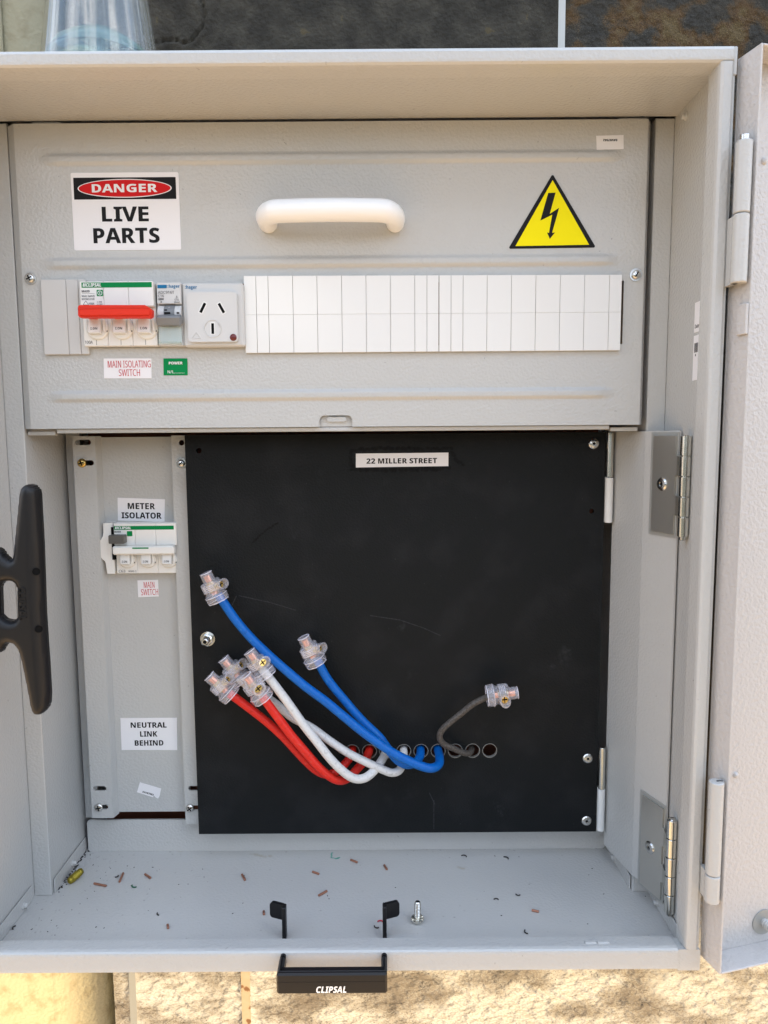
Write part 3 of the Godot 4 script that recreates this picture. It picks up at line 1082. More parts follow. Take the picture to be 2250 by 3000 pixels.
	sheet(s, "backing", rrect(-210, -131, 149.2, 204.2, 1.2, 3), 0.1, M.label_white)
	sheet(s, "black_band", rrect(-208.2, -133.2, 185.3, 200.7, 0.2, 1), 0.35, M.black_print, 0.06)
	sheet(s, "oval", disc2(-170.8, 193, 34.5, 6.6, 48), 0.43, M.label_white, 0.05)
	sheet(s, "oval", disc2(-170.8, 193, 33.7, 6.0, 48), 0.5, M.sign_red, 0.05)
	text(s, "lettering", "DANGER", -194.8, -146.8, 190.2, 196, 0.6, M.label_white)
	text(s, "lettering", "LIVE", -188.4, -154.0, 169.6, 180.1, 0.42, M.black_print)
	text(s, "lettering", "PARTS", -195.4, -146.6, 154.2, 165.0, 0.42, M.black_print)
	# warning triangle
	s = holder(e, "voltage_sticker", "yellow triangular high voltage sticker")
	sheet(s, "border", P2([142.0, 200, 143.2, 200, 174.9, 149.6, 174.3, 148.6, 112, 148.2, 111.4, 149.2]), 0.1, M.black_print)
	sheet(s, "field", P2([142.7, 196.5, 170.4, 150.6, 116.0, 150.0]), 0.36, M.yellow_print, 0.06)
	sheet(s, "flash", P2([139.6, 187.5, 145.0, 187.7, 141.0, 172.7, 147.8, 177.0, 142.9, 159.2, 145.1, 159.5, 141.3, 154.9, 139.2, 159.6, 140.6, 159.1, 142.8, 172.1, 134.1, 168.0]), 0.44, M.black_print, 0.06)
	# asset stickers (the square code is left out)
	s = holder(e, "asset_sticker", "small white asset sticker stuck upside down")
	sheet(s, "paper", P2([173.9, 227.3, 193.8, 227.7, 194.1, 218.0, 174.4, 217.5]), 0.1, M.label_white)
	text(s, "lettering", "EAV87582", 179.0, 189.2, 223.4, 224.9, 0.42, M.black_print, true, 0.0, 180.0)
	s = holder(e, "circuit_sticker", "white MAIN ISOLATING SWITCH sticker with red letters")
	sheet(s, "paper", P2([-192.2, 70.6, -156.3, 70.4, -156.8, 55.6, -192.6, 55.8]), 0.1, M.label_white)
	text(s, "lettering", "MAIN ISOLATING", -189.2, -157.0, 63.8, 68.8, 0.42, M.red_print, false)
	text(s, "lettering", "SWITCH", -181.2, -165.3, 57.5, 62.4, 0.42, M.red_print, false)
	s = holder(e, "circuit_sticker", "green POWER sticker")
	sheet(s, "paper", P2([-147.3, 70.3, -129.3, 70.2, -129.5, 57.7, -147.6, 57.8]), 0.1, M.label_green)
	text(s, "lettering", "POWER", -143.3, -133.0, 65.8, 67.8, 0.42, M.label_white)
	text(s, "lettering", "N/L.........", -144.4, -132, 59.2, 61.4, 0.42, M.label_white, false)

# ---------------------------------------------------------------- switches, outlet, blanks
func toggle_bay(parent: Node, cx: float, y0: float, y1: float, z: float, size := 1.0) -> void:
	var st := nst()
	var cy := (y0 + y1) / 2
	lathe(st, [Vector2(8.4 * size, 0), Vector2(8.2 * size, 1.5), Vector2(7.4 * size, 2.2), Vector2(0, 2.2)], Vector3(cx + 0.6, cy - 0.3, z), Vector3.BACK, 30)
	part(parent, "drum", st, M.switch_plastic)
	st = nst()
	XF = Transform3D(Basis(Vector3.RIGHT, deg_to_rad(-8)), Vector3(cx, cy, z + 2.0))
	bx(st, -4.7 * size, 4.7 * size, (y0 - cy), (y1 - cy) + 1.5, -1, 3.6, 0.6)
	XF = Transform3D.IDENTITY
	part(parent, "toggle", st, M.white_plastic)
	XF = Transform3D(Basis(Vector3.RIGHT, deg_to_rad(-8)), Vector3(cx, cy, z + 2.0))
	text(parent, "lettering", "I.ON", -2.5 * size, 2.5 * size, -2.6, -0.8, 3.65, M.grey_print, true)
	XF = Transform3D.IDENTITY
	st = nst()
	bx(st, cx + 5.6 * size, cx + 7.4 * size, cy - 3.2, cy + 6.0, z + 1.8, z + 3.8, 0.5)
	bx(st, cx - 6.6 * size, cx - 5.3 * size, cy - 3.2, cy + 6.0, z + 1.8, z + 3.4, 0.4)
	part(parent, "guard", st, M.switch_plastic)
	st = nst()
	lathe(st, [Vector2(0.7, 0.0), Vector2(0.7, 0.12), Vector2(0, 0.12)], Vector3(cx + 7.9 * size, cy - 2.6, z + 1.9), Vector3.BACK, 12)
	part(parent, "indicator_dot", st, M.grey_print)

func brand_band(s: Node, x0: float, x1: float, y0: float, y1: float, z: float) -> void:
	sheet(s, "green_band", rrect(x0, x1, y0, y1, 0.1, 1), z, M.green_print, 0.08)
	var h := y1 - y0
	for k in 2:
		var xx := x0 + 0.9 + k * 1.15
		sheet(s, "logo_bar", P2([xx, y0 + h * 0.2, xx + 0.75, y0 + h * 0.2, xx + 1.1, y1 - h * 0.15, xx + 0.35, y1 - h * 0.15]), z + 0.1, M.label_white, 0.05)
	text(s, "lettering", "CLIPSAL", x0 + 3.3, x0 + 14.4, y0 + h * 0.2, y1 - h * 0.15, z + 0.2, M.label_white, true, 0.15)

func switchgear() -> void:
	# main switch
	var s := thing("main_switch", "three pole main switch with a red handle bar switched on", "switch", Vector3(-176, 79, 0))
	for k in 3:
		var x0 := -203.6 + k * 18.15
		pbox(s, "pole_body", M.switch_plastic, x0, x0 + 17.95, 78.8, 124.4, -28, 7, 0.5)
		pbox(s, "pole_face", M.switch_plastic, x0 + (1.0 if k == 0 else 0.0), x0 + 17.95, 106.5, 124.4, 7, 12, 0.5)
		toggle_bay(s, x0 + 10.2, 86.8, 97.0, 7.0)
		sheet(s, "seam_line", rrect(x0 + 9.2, x0 + 9.5, 79.6, 85.0, 0.05, 1), 7.0, M.grey_print, 0.06)
	brand_band(s, -201.2, -150.1, 119.9, 123.6, 12.0)
	text(s, "lettering", "MAX9", -201.2, -195.5, 116.6, 118.2, 12.12, M.grey_print)
	sheet(s, "rule_line", rrect(-201.2, -192.0, 115.7, 115.85, 0.05, 1), 12.0, M.grey_print, 0.06)
	text(s, "lettering", "Main Switch", -201.3, -192.0, 113.3, 114.8, 12.12, M.grey_print, false)
	text(s, "lettering", "MX9MS3100", -201.4, -192.2, 111.2, 112.5, 12.12, M.grey_print, false)
	text(s, "lettering", "100A", -196.6, -192.4, 107.8, 109.3, 12.12, M.grey_print, false)
	text(s, "lettering", "I. ON", -190.4, -187.0, 109.3, 110.3, 12.12, M.grey_print, false)
	text(s, "lettering", "O. OFF", -190.4, -186.4, 107.7, 108.6, 12.12, M.grey_print, false)
	var st := nst()
	for e in [[-200.7, 107.8, -198.7, 110.6], [-198.7, 110.6, -196.7, 107.8], [-196.7, 107.8, -200.7, 107.8]]:
		var a := Vector3(e[0], e[1], 12.06)
		var b := Vector3(e[2], e[3], 12.06)
		cyl(st, a, b, 0.14, 6)
	part(s, "compliance_mark", st, M.grey_print)
	sheet(s, "green_icon", rrect(-190.4, -185.8, 113.8, 118.4, 0.6, 3), 12.0, M.green_print, 0.08)
	st = nst()
	lathe(st, [Vector2(1.3, 0), Vector2(1.7, 0), Vector2(1.7, 0.08), Vector2(1.3, 0.08)], Vector3(-188.1, 116.1, 12.09), Vector3.BACK, 24)
	bx(st, -188.3, -187.9, 115.2, 117.0, 12.09, 12.17)
	part(s, "icon_ring", st, M.label_white)
	text(s, "lettering", "100A", -202.8, -197.0, 80.6, 82.8, 7.12, M.grey_print, false)
	st = nst()
	prism(st, P2([-199.5, 98.2, -198.6, 96.8, -149, 96.2, -147.2, 97.4, -146.9, 102.0, -149.2, 103.6, -151.5, 105.0, -197, 105.4, -198.8, 105.0, -199.4, 103.6]), 19, 24.6)
	XF = Transform3D.IDENTITY
	bx(st, -198.4, -148.2, 97.6, 102.6, 24.5, 25.8, 0.8)
	for k in 3:
		var cx := -193.4 + k * 18.15
		bx(st, cx - 3, cx + 3, 97.4, 103, 8.5, 19.5, 0.4)
	part(s, "handle_bar", st, M.red_plastic, "red plastic handle bar joining the three poles")

	# breaker with test window
	s = thing("circuit_breaker", "slim grey circuit breaker with a grey lever and clear flap", "circuit breaker", Vector3(-138, 79, 0))
	pbox(s, "body", M.light_grey_plastic, -148.6, -129.8, 78.6, 123.9, -28, 6, 0.5)
	pbox(s, "face", M.light_grey_plastic, -147.4, -129.8, 108.4, 123.7, 6, 10, 0.5)
	sheet(s, "marker", rrect(-146.6, -139.8, 119.6, 121.9, 0.3, 2), 10, M.blue_print, 0.3)
	text(s, "lettering", ":hager", -139.2, -130.4, 119.0, 122.2, 10.12, M.blue_print, true)
	text(s, "lettering", "ADC916T", -146.4, -134.6, 115.6, 117.6, 10.12, M.grey_print, false)
	text(s, "lettering", "C16", -146.4, -142.2, 113.2, 115.0, 10.12, M.grey_print, false)
	text(s, "lettering", "6000", -146.2, -142.4, 111.0, 112.6, 10.12, M.grey_print, true)
	text(s, "lettering", "3", -144.9, -143.8, 109.2, 110.5, 10.12, M.grey_print, true)
	text(s, "lettering", "30mA", -135.0, -130.6, 109.0, 110.2, 10.12, M.grey_print, false)
	text(s, "lettering", "A", -133.4, -132.2, 112.6, 114.2, 10.12, M.grey_print, false)
	text(s, "lettering", "CSL", -134.4, -131.2, 110.8, 112.1, 10.12, M.grey_print, false)
	st = nst()
	cyl(st, Vector3(-147.0, 101.5, 5), Vector3(-142.4, 101.5, 5), 6.6, 28)
	cyl(st, Vector3(-134.6, 101.5, 5), Vector3(-129.9, 101.5, 5), 6.6, 28)
	part(s, "drum", st, M.light_grey_plastic)
	st = nst()
	cyl(st, Vector3(-142.3, 101.5, 5), Vector3(-134.7, 101.5, 5), 7.0, 28)
	part(s, "rotor", st, M.mid_grey_plastic)
	text(s, "lettering", "O", -139.6, -137.6, 104.6, 106.0, 10.4, M.label_white)
	st = nst()
	bx(st, -141.8, -137.4, 100.8, 102.2, 11.4, 12.2); bx(st, -141.8, -139.8, 103.2, 104.2, 10.8, 11.8); bx(st, -132.8, -131.0, 101.0, 102.2, 11.0, 11.8)
	part(s, "slot", st, M.slot_black)
	st = nst()
	XF = Transform3D(Basis(Vector3.RIGHT, deg_to_rad(24)), Vector3(-138, 96.5, 12.5))
	bx(st, -8.8, 8.8, -3.4, 3.4, -2.5, 4.0, 0.8)
	XF = Transform3D.IDENTITY
	part(s, "lever", st, M.mid_grey_plastic)
	pbox(s, "window_recess", M.light_grey_plastic, -146.8, -131.0, 81, 93, 6, 6.6, 0.2)
	st = nst()
	bx(st, -147.4, -130.2, 80.2, 92.4, 7.2, 11.0, 1.0)
	part(s, "clear_flap", st, M.clear_cover)
	st = nst()
	bx(st, -147.4, -130.2, 79.4, 81.2, 7.2, 12.0, 0.5)
	part(s, "flap_lip", st, M.clear_cover)

	# outlet
	s = thing("power_outlet", "square light grey three slot power outlet with a small red lamp", "power outlet", Vector3(-107, 78, 0))
	pbox(s, "body", M.light_grey_plastic, -129.4, -84.6, 77.9, 123.6, -28, 8, 1.2)
	st = nst()
	prism(st, rrect(-125.6, -88.5, 80.5, 116.9, 3.0), 7.9, 10.4)
	prism(st, rrect(-125.2, -88.9, 80.9, 116.5, 2.8), 10.3, 11.0)
	part(s, "face_plate", st, M.light_grey_plastic)
	text(s, "lettering", ":hager", -127.0, -118.4, 118.6, 122.0, 8.12, M.blue_print, true)
	for q in [[-113.8, 105.2, -28.0], [-100.2, 104.9, 28.0], [-107.0, 90.3, 0.0]]:
		XF = Transform3D(Basis(Vector3.BACK, deg_to_rad(q[2])), Vector3(q[0], q[1], 11))
		st = nst()
		prism(st, rrect(-1.75, 1.75, -4.6, 4.6, 0.3, 2), -0.2, 0.12)
		part(s, "slot_rim", st, M.white_plastic)
		st = nst()
		prism(st, rrect(-1.0, 1.0, -3.8, 3.8, 0.15, 1), 0.0, 0.2)
		part(s, "contact_slot", st, M.slot_black)
		XF = Transform3D.IDENTITY
	st = nst()
	lathe(st, [Vector2(6.6, 0), Vector2(6.6, 0.35), Vector2(6.1, 0.4), Vector2(5.9, 0.05), Vector2(5.9, 0)], Vector3(-107, 90.3, 11), Vector3.BACK, 36)
	part(s, "raised_ring", st, M.light_grey_plastic)
	text(s, "lettering", "10A", -113.4, -110.6, 92.6, 94.0, 11.1, M.grey_plastic, true, 0, 60, 0.25)
	text(s, "lettering", "250V", -104.2, -100.2, 92.0, 93.4, 11.1, M.grey_plastic, true, 0, -62, 0.25)
	st = nst()
	for e in [[-122.6, 83.2, -119.4, 87.6], [-119.4, 87.6, -116.2, 83.2], [-116.2, 83.2, -122.6, 83.2]]:
		cyl(st, Vector3(e[0], e[1], 11.05), Vector3(e[2], e[3], 11.05), 0.22, 8)
	part(s, "compliance_mark", st, M.grey_plastic)
	st = nst()
	lathe(st, [Vector2(2.5, 0), Vector2(2.5, 0.3), Vector2(2.2, 0.3), Vector2(1.9, 0.7), Vector2(0, 1.1)], Vector3(-92.1, 83.9, 11), Vector3.BACK, 24, true)
	part(s, "neon_lamp", st, M.dark_red_plastic)

	# blanking strips
	var strips := [["blanking_strip", "long white plastic blanking strip next to the power outlet", [-85.0, -76.0, -67.0, -48.8, -30.8, -12.6, 5.4, 23.4, 41.4, 50.4, 59.2], M.white_plastic],
		["blanking_strip", "white plastic blanking strip with a cut end near the cover screw", [59.45, 68.3, 77.2, 95.0, 113.0, 131.0, 149.0, 167.0, 185.4, 194.6], M.white_plastic],
		["blanking_strip", "short grey plastic blanking strip left of the main switch", [-235.4, -216.6, -207.6, -201.8], M.grey_plastic]]
	for b in strips:
		var xs: Array = b[2]
		var grey: bool = b[3] == M.grey_plastic
		s = thing(b[0], b[1], "blanking strip", Vector3((xs[0] + xs[-1]) / 2, 73.3, 1), "plastic strips closing unused switch spaces")
		for k in xs.size() - 1:
			var g := 0.13
			st = nst()
			if grey:
				bx(st, xs[k] + g, xs[k + 1] - g, 73.4 + k * 0.05, 128.0, 0.1, 3.0, 0.4)
			else:
				var tilt := rng.randf_range(-0.12, 0.12)
				bx(st, xs[k] + g, xs[k + 1] - g, 101.33, 129.4 - (0.004 * (xs[k] + 85)), 0.4, 3.2 + tilt * 0.4, 0.16)
				bx(st, xs[k] + g, xs[k + 1] - g, 73.5, 101.27, 0.4, 3.2 - tilt * 0.4, 0.16)
			part(s, "blank_segment", st, b[3])
		st = nst()
		bx(st, xs[0] + 0.3, xs[-1] - 0.3, 74.2, 127.6 if grey else 128.4, 0.05, 0.9)
		part(s, "spine", st, b[3])

# ---------------------------------------------------------------- plate on the left with the meter isolator
func csg_plate(parent: Node, called: String, mt: Material, x0: float, x1: float, y0: float, y1: float, z0: float, z1: float, holes: Array) -> void:
	# holes: [cx, cy, r, half length along x]
	var root := CSGCombiner3D.new()
	root.name = called
	parent.add_child(root, true)
	var b := CSGBox3D.new()
	b.name = "slab"
	b.size = Vector3(x1 - x0, y1 - y0, z1 - z0) * 0.001
	b.position = (Vector3((x0 + x1) / 2, (y0 + y1) / 2, (z0 + z1) / 2) - ORG) * 0.001
	b.material = mt
	root.add_child(b, true)
	for h in holes:
		for sx in ([-1.0, 1.0] if h[3] > 0.0 else [0.0]):
			var c := CSGCylinder3D.new()
			c.name = "hole"
			c.radius = h[2] * 0.001
			c.height = (z1 - z0) * 0.001 + 0.004
			c.sides = 24
			c.rotation.x = PI / 2
			c.position = (Vector3(h[0] + sx * h[3], h[1], (z0 + z1) / 2) - ORG) * 0.001
			c.operation = CSGShape3D.OPERATION_SUBTRACTION
			c.material = mt
			root.add_child(c, true)
		if h[3] > 0.0:
			var q := CSGBox3D.new()
			q.name = "hole"
			q.size = Vector3(h[3] * 2, h[2] * 2, (z1 - z0) + 4.0) * 0.001
			q.position = (Vector3(h[0], h[1], (z0 + z1) / 2) - ORG) * 0.001
			q.operation = CSGShape3D.OPERATION_SUBTRACTION
			q.material = mt
			root.add_child(q, true)

func gear_plate() -> void:
	var e := thing("gear_plate", "narrow grey mounting plate with folded rails left of the black panel", "plate", Vector3(-200, -324, -64))
	csg_plate(e, "rail", M.paint, -243.4, -224.6, -324, 13.0, -57.5, -56, [[-234.6, 7.8, 2.2, 4.4], [-232.6, -9.4, 2.2, 4.0], [-235.5, -296.5, 2.2, 3.6], [-235, -313.7, 2.2, 4.0]])
	var st := nst()
	XF = Transform3D.IDENTITY
	var c := Vector3(-234, -150, -60)
	face(st, [Vector3(-224.6, -324, -56), Vector3(-224.6, 13, -56), Vector3(-222.4, 13, -64), Vector3(-222.4, -324, -64)], c)
	face(st, [Vector3(-226.0, -324, -57.5), Vector3(-226.0, 13, -57.5), Vector3(-223.8, 13, -65), Vector3(-223.8, -324, -65)], Vector3(-200, -150, -60))
	part(e, "rail_fold", st, M.paint)
	pbox(e, "web", M.paint, -223.6, -158.0, -322.6, 12.0, -65.5, -64)
	csg_plate(e, "rail", M.paint, -160.6, -140.0, -330, 13.0, -57.5, -56, [[-152.0, 6.9, 2.3, 0.0], [-150.6, -10.1, 2.2, 4.0], [-151, -296.9, 2.2, 4.0], [-152, -314.9, 2.2, 4.0]])
	pbox(e, "rail_fold", M.paint, -160.6, -159.2, -324, 13, -64, -57.5)
	pan_screw(e, "screw", Vector3(-236.2, -9.4, -56), 3.7, M.brass, Vector3.BACK, 0.0, false, 20)
	pan_screw(e, "screw", Vector3(-152.6, -10.1, -56), 3.2, M.steel, Vector3.BACK, 4.3, true, 40)
	pan_screw(e, "screw", Vector3(-236.7, -313.7, -56), 3.7, M.steel, Vector3.BACK, 0.0, false, 10)
	pan_screw(e, "screw", Vector3(-156.1, -314.9, -56), 3.7, M.steel, Vector3.BACK, 0.0, false, 35)
	var s := holder(e, "circuit_sticker", "white METER ISOLATOR sticker")
	sheet(s, "paper", P2([-210.7, -39.5, -170.3, -41.2, -171.3, -60.6, -211.3, -59.2]), -63.9, M.label_white)
	text(s, "lettering", "METER", -202.3, -178.9, -49.5, -44.3, -63.6, M.black_print, true, 0, -1.0)
	text(s, "lettering", "ISOLATOR", -207.9, -173.6, -57.6, -52.4, -63.6, M.black_print, true, 0, -1.0)
	s = holder(e, "circuit_sticker", "small white MAIN SWITCH sticker with red letters")
	sheet(s, "paper", P2([-196.8, -111.6, -178.9, -111.2, -178.8, -125.9, -196.7, -126.5]), -63.9, M.label_white)
	text(s, "lettering", "MAIN", -191.4, -182.2, -118.2, -113.0, -63.6, M.red_print, false, 0, 1.0)
	text(s, "lettering", "SWITCH", -194.0, -179.2, -124.6, -119.3, -63.6, M.red_print, false, 0, 1.0)
	s = holder(e, "circuit_sticker", "white NEUTRAL LINK BEHIND sticker")
	sheet(s, "paper", P2([-217.2, -235.3, -167.3, -235.3, -168.0, -265.1, -217.5, -264.7]), -63.9, M.label_white)
	text(s, "lettering", "NEUTRAL", -208.4, -176.6, -244.2, -239.3, -63.6, M.black_print)
	text(s, "lettering", "LINK", -200.4, -185.1, -252.4, -247.5, -63.6, M.black_print)
	text(s, "lettering", "BEHIND", -205.5, -180.0, -260.7, -255.8, -63.6, M.black_print)
	s = holder(e, "asset_sticker", "small torn white asset sticker stuck askew")
	sheet(s, "paper", P2([-202.6, -294.9, -183.8, -301.0, -185.4, -307.6, -186.8, -310.3, -189.2, -309.0, -190.4, -307.4, -191.4, -309.0, -205.5, -304.1]), -63.9, M.label_white)
	text(s, "lettering", "EAV87582", -200.6, -190.4, -306.0, -304.4, -63.6, M.black_print, true, 0, -17.5)

	# isolator
	s = thing("meter_isolator", "three pole white isolator switch locked with a small grey tag", "switch", Vector3(-190, -104, -60))
	for k in 3:
		var x0 := -211.6 + k * 17.75
		pbox(s, "pole_body", M.switch_plastic, x0, x0 + 17.6, -104.2, -60.3, -64, -57, 0.5)
		pbox(s, "pole_face", M.switch_plastic, x0, x0 + 17.6, -79.6, -60.5, -57, -54, 0.5)
		toggle_bay(s, x0 + 9.0, -96.0, -87.5, -57.0, 0.86)
	brand_band(s, -211.2, -160.6, -66.1, -62.8, -54.0)
	text(s, "lettering", "MAX9", -211.0, -205.6, -68.4, -67.0, -53.88, M.grey_print)
	text(s, "lettering", "MCB", -211.0, -206.6, -71.0, -69.7, -53.88, M.grey_print, false)
	sheet(s, "green_icon", rrect(-200.5, -195.9, -71.6, -67.2, 0.6, 3), -54.0, M.green_print, 0.08)
	text(s, "lettering", "C63", -210.0, -204.4, -103.2, -101.0, -56.88, M.grey_print, false)
	text(s, "lettering", "6000 3", -201.6, -195.0, -103.0, -101.4, -56.88, M.grey_print, false)
	var wing := P2([-221.2, -60.6, -213.2, -60.4, -213.2, -104.1, -219.7, -104.2, -220.6, -95.6, -221.3, -93.2, -223.4, -91.4, -225.2, -88.8, -226.3, -85.6, -226.6, -82.2, -226.2, -78.8, -225.0, -75.9, -223.2, -73.8, -222.0, -71.6, -221.4, -68.6])
	st = nst()
	prism(st, wing, -64, -56.5)
	part(s, "auxiliary_housing", st, M.switch_plastic)
	pbox(s, "housing_gap", M.slot_black, -214.6, -212.4, -92, -64, -60, -55.9)
	pbox(s, "lock_tag", M.smoke_grey_plastic, -213.9, -200.6, -77.0, -69.8, -54.2, -47, 0.6)
	st = nst()
	bx(st, -211.7, -159.6, -86.8, -79.4, -55, -48.5, 1.2)
	for k in 3: bx(st, -205.6 + k * 17.75, -199.6 + k * 17.75, -86.5, -82, -57, -54, 0.3)
	part(s, "handle_bar", st, M.switch_plastic)
	sheet(s, "green_mark", rrect(-194.6, -180.8, -81.6, -80.4, 0.5, 3), -48.5, M.green_print, 0.1)

# ---------------------------------------------------------------- black meter panel
func meter_panel() -> void:
	var e := thing("meter_board", "square black steel meter panel with a row of cable holes", "panel", Vector3(27.5, -161, -51))
	var holes := [[-135.6, 0.3, 2.2, 0.0], [191.3, -52.5, 2.0, 0.0]]
	for k in 9: holes.append([-11.6 + k * 14.9, -260.4, 6.2, 0.0])
	csg_plate(e, "sheet", M.panel_black, -147, 201.5, -335, 13.2, -51, -48, holes)
	for k in 9:
		var st := nst()
		lathe(st, [Vector2(5.95, -3.0), Vector2(5.95, 0.12), Vector2(6.45, 0.12), Vector2(6.45, -3.0)], Vector3(-11.6 + k * 14.9, -260.4, -48), Vector3.BACK, 30)
		part(e, "hole_bush", st, M.bush_plastic)
	for q in [[191.7, 3.7], [192.8, -268.1], [193.0, -325.1]]:
		pop_rivet(e, "rivet", Vector3(q[0], q[1], -48), Vector3.BACK)
	# bolt with nut and washer
	var b := holder(e, "fixing_bolt", "zinc bolt end with flange nut")
	var st := nst()
	lathe(st, [Vector2(0, 0), Vector2(6.3, 0), Vector2(6.3, 0.9), Vector2(0, 0.9)], Vector3(-133.4, -159.3, -48), Vector3.BACK, 30)
	part(b, "washer", st, M.steel)
	st = nst()
	lathe(st, [Vector2(5.5, 0), Vector2(5.5, 4.2), Vector2(4.5, 5.0), Vector2(0, 5.0)], Vector3(-133.4, -159.3, -47.1), Vector3.BACK, 6)
	part(b, "nut", st, M.zinc)
	st = nst()
	cyl(st, Vector3(-133.4, -159.3, -44), Vector3(-133.4, -159.3, -37.5), 2.7, 18, 0.6)
	for k in 4: lathe(st, [Vector2(2.7, 0), Vector2(3.1, 0.5), Vector2(2.7, 1.0)], Vector3(-133.4, -159.3, -43 + k * 1.3), Vector3.BACK, 18)
	part(b, "thread", st, M.zinc)
	st = nst()
	lathe(st, [Vector2(1.7, 0), Vector2(1.7, 0.08), Vector2(0, 0.08)], Vector3(-133.4, -159.3, -37.5), Vector3.BACK, 6)
	part(b, "hex_socket", st, M.slot_black)
	var s := holder(e, "address_label", "white 22 MILLER STREET label")
	sheet(s, "paper", P2([-5.5, -3.0, 71.2, -2.7, 71.2, -13.9, -5.6, -14.5]), -47.9, M.label_white)
	text(s, "lettering", "22 MILLER STREET", 3.2, 61.7, -11.4, -7.1, -47.6, M.black_print)
	# small lift-off hinges
	for h in [[13.0, -24.0, -61.6], [-256.5, -294.0, -331.8]]:
		var g := holder(e, "panel_hinge", "slim hinge, zinc upper half and white lower half")
		st = nst()
		cyl(st, Vector3(204.2, h[1] + 0.2, -44.8), Vector3(204.2, h[0], -44.8), 2.8, 20, 0.3)
		part(g, "upper_knuckle", st, M.zinc)
		st = nst()
		cyl(st, Vector3(204.2, h[2], -44.8), Vector3(204.2, h[1] - 0.2, -44.8), 3.2, 20, 0.3)
		bx(st, 201.6, 204, h[2], h[1], -50.8, -48.2)
		part(g, "lower_knuckle", st, M.white_plastic)

func panel_bracket() -> void:
	var e := thing("panel_bracket", "tall folded grey bracket carrying the black panel on two zinc hinges", "bracket", Vector3(215, -347, 0))
	var st := nst()
	# plan (x, z) of the folded sheet
	var pl := [Vector2(208.4, -48), Vector2(217.6, -3.0), Vector2(219.2, 1.4), Vector2(230.0, 30.4)]
	var off := Vector2(1.3, -0.3)
	var yb := [-347.0, -346.4, -346.2, -345.4]
	for i in 3:
		var a: Vector2 = pl[i]
		var b: Vector2 = pl[i + 1]
		var inside := Vector3(-300, -160, 20)
		face(st, [Vector3(a.x, yb[i], a.y), Vector3(b.x, yb[i + 1], b.y), Vector3(b.x, 13.4, b.y), Vector3(a.x, 13.4, a.y)], inside + Vector3(1200, 0, 0))
		var a2 := a + off
		var b2 := b + off
		face(st, [Vector3(a2.x, yb[i], a2.y), Vector3(b2.x, yb[i + 1], b2.y), Vector3(b2.x, 13.4, b2.y), Vector3(a2.x, 13.4, a2.y)], inside)
		face(st, [Vector3(a.x, 13.4, a.y), Vector3(b.x, 13.4, b.y), Vector3(b2.x, 13.4, b2.y), Vector3(a2.x, 13.4, a2.y)], Vector3(a.x, -160, a.y))
		face(st, [Vector3(a.x, yb[i], a.y), Vector3(b.x, yb[i + 1], b.y), Vector3(b2.x, yb[i + 1], b2.y), Vector3(a2.x, yb[i], a2.y)], Vector3(a.x, -160, a.y))
	for i in [0, 3]:
		var a: Vector2 = pl[i]
		var a2 := a + off
		face(st, [Vector3(a.x, yb[i], a.y), Vector3(a2.x, yb[i], a2.y), Vector3(a2.x, 13.4, a2.y), Vector3(a.x, 13.4, a.y)], Vector3(215, -160, 0))
	part(e, "folded_sheet", st, M.paint)
	# small hole and rust spot
	var dir := Vector3(0.349, 0, 0.937)
	var nrm := Vector3(-0.937, 0, 0.349)
	# hinges: local x along the leaf, local z out of its face
	for h in [[9.9, -61.6, -25.7, true], [-272.0, -345.5, -310.0, false]]:
		var g := holder(e, "butt_hinge", "bright zinc butt hinge with one rivet")
		XF = Transform3D(Basis(dir, Vector3.UP, dir.cross(Vector3.UP)), Vector3(219.2, 0, 1.4))
		var side := dir.cross(Vector3.UP)
		var sg := 1.0 if side.dot(nrm) > 0.0 else -1.0
		var H: float = h[0] - h[1]
		var zo := 0.9 * sg
		st = nst()
		prism(st, rrect(2.6, 31.0, h[1] - 3.0, h[0] + 2.6, 0.6, 2), minf(0.06 * sg, 0.5 * sg), maxf(0.06 * sg, 0.5 * sg))
		part(g, "packer", st, M.galvanised)
		var cut := H * 0.2
		st = nst()
		prism(st, P2([6.6, h[0], 29.6, h[0], 29.6, h[0] - cut, 31.4, h[0] - cut, 31.4, h[0] - cut * 2, 29.6, h[0] - cut * 2, 29.6, h[0] - cut * 3, 31.4, h[0] - cut * 3, 31.4, h[0] - cut * 4, 29.6, h[0] - cut * 4, 29.6, h[1], 6.6, h[1]]), minf(0.5 * sg, 2.0 * sg), maxf(0.5 * sg, 2.0 * sg))
		part(g, "leaf", st, M.zinc_leaf)
		XF = Transform3D.IDENTITY
		var ax := Vector3(228.9, 0, 44.0)
		for k in 5:
			st = nst()
			cyl(st, ax + Vector3(0, h[0] - cut * (k + 1) + 0.3, 0), ax + Vector3(0, h[0] - cut * k - 0.3, 0), 3.7, 24, 0.25)
			if k % 2 == 1:
				var q0: Vector3 = Vector3(219.2, 0, 1.4) + dir * 31.0 + nrm * 1.9
				var q1: Vector3 = ax + Vector3(-2.4, 0, -2.6)
				for yy in [h[0] - cut * (k + 1) + 0.3]:
					var y2: float = h[0] - cut * k - 0.3
					flat(st, [Vector3(q0.x, yy, q0.z), Vector3(q1.x, yy, q1.z), Vector3(q1.x, y2, q1.z), Vector3(q0.x, y2, q0.z)], nrm)
			else:
				bx(st, ax.x, 232.7, h[0] - cut * (k + 1) + 0.3, h[0] - cut * k - 0.3, ax.z - 3.5, ax.z - 2.2)
			part(g, "knuckle", st, M.zinc)
		st = nst()
		cyl(st, ax + Vector3(0, h[1] - 2.4, 0), ax + Vector3(0, h[0] + 0.2, 0), 2.3, 18, 0.5)
		part(g, "pin", st, M.steel)
		pop_rivet(g, "rivet", Vector3(219.2, 0, 1.4) + dir * 17.0 + nrm * 2.0 + Vector3(0, h[2], 0), nrm, 5.0)
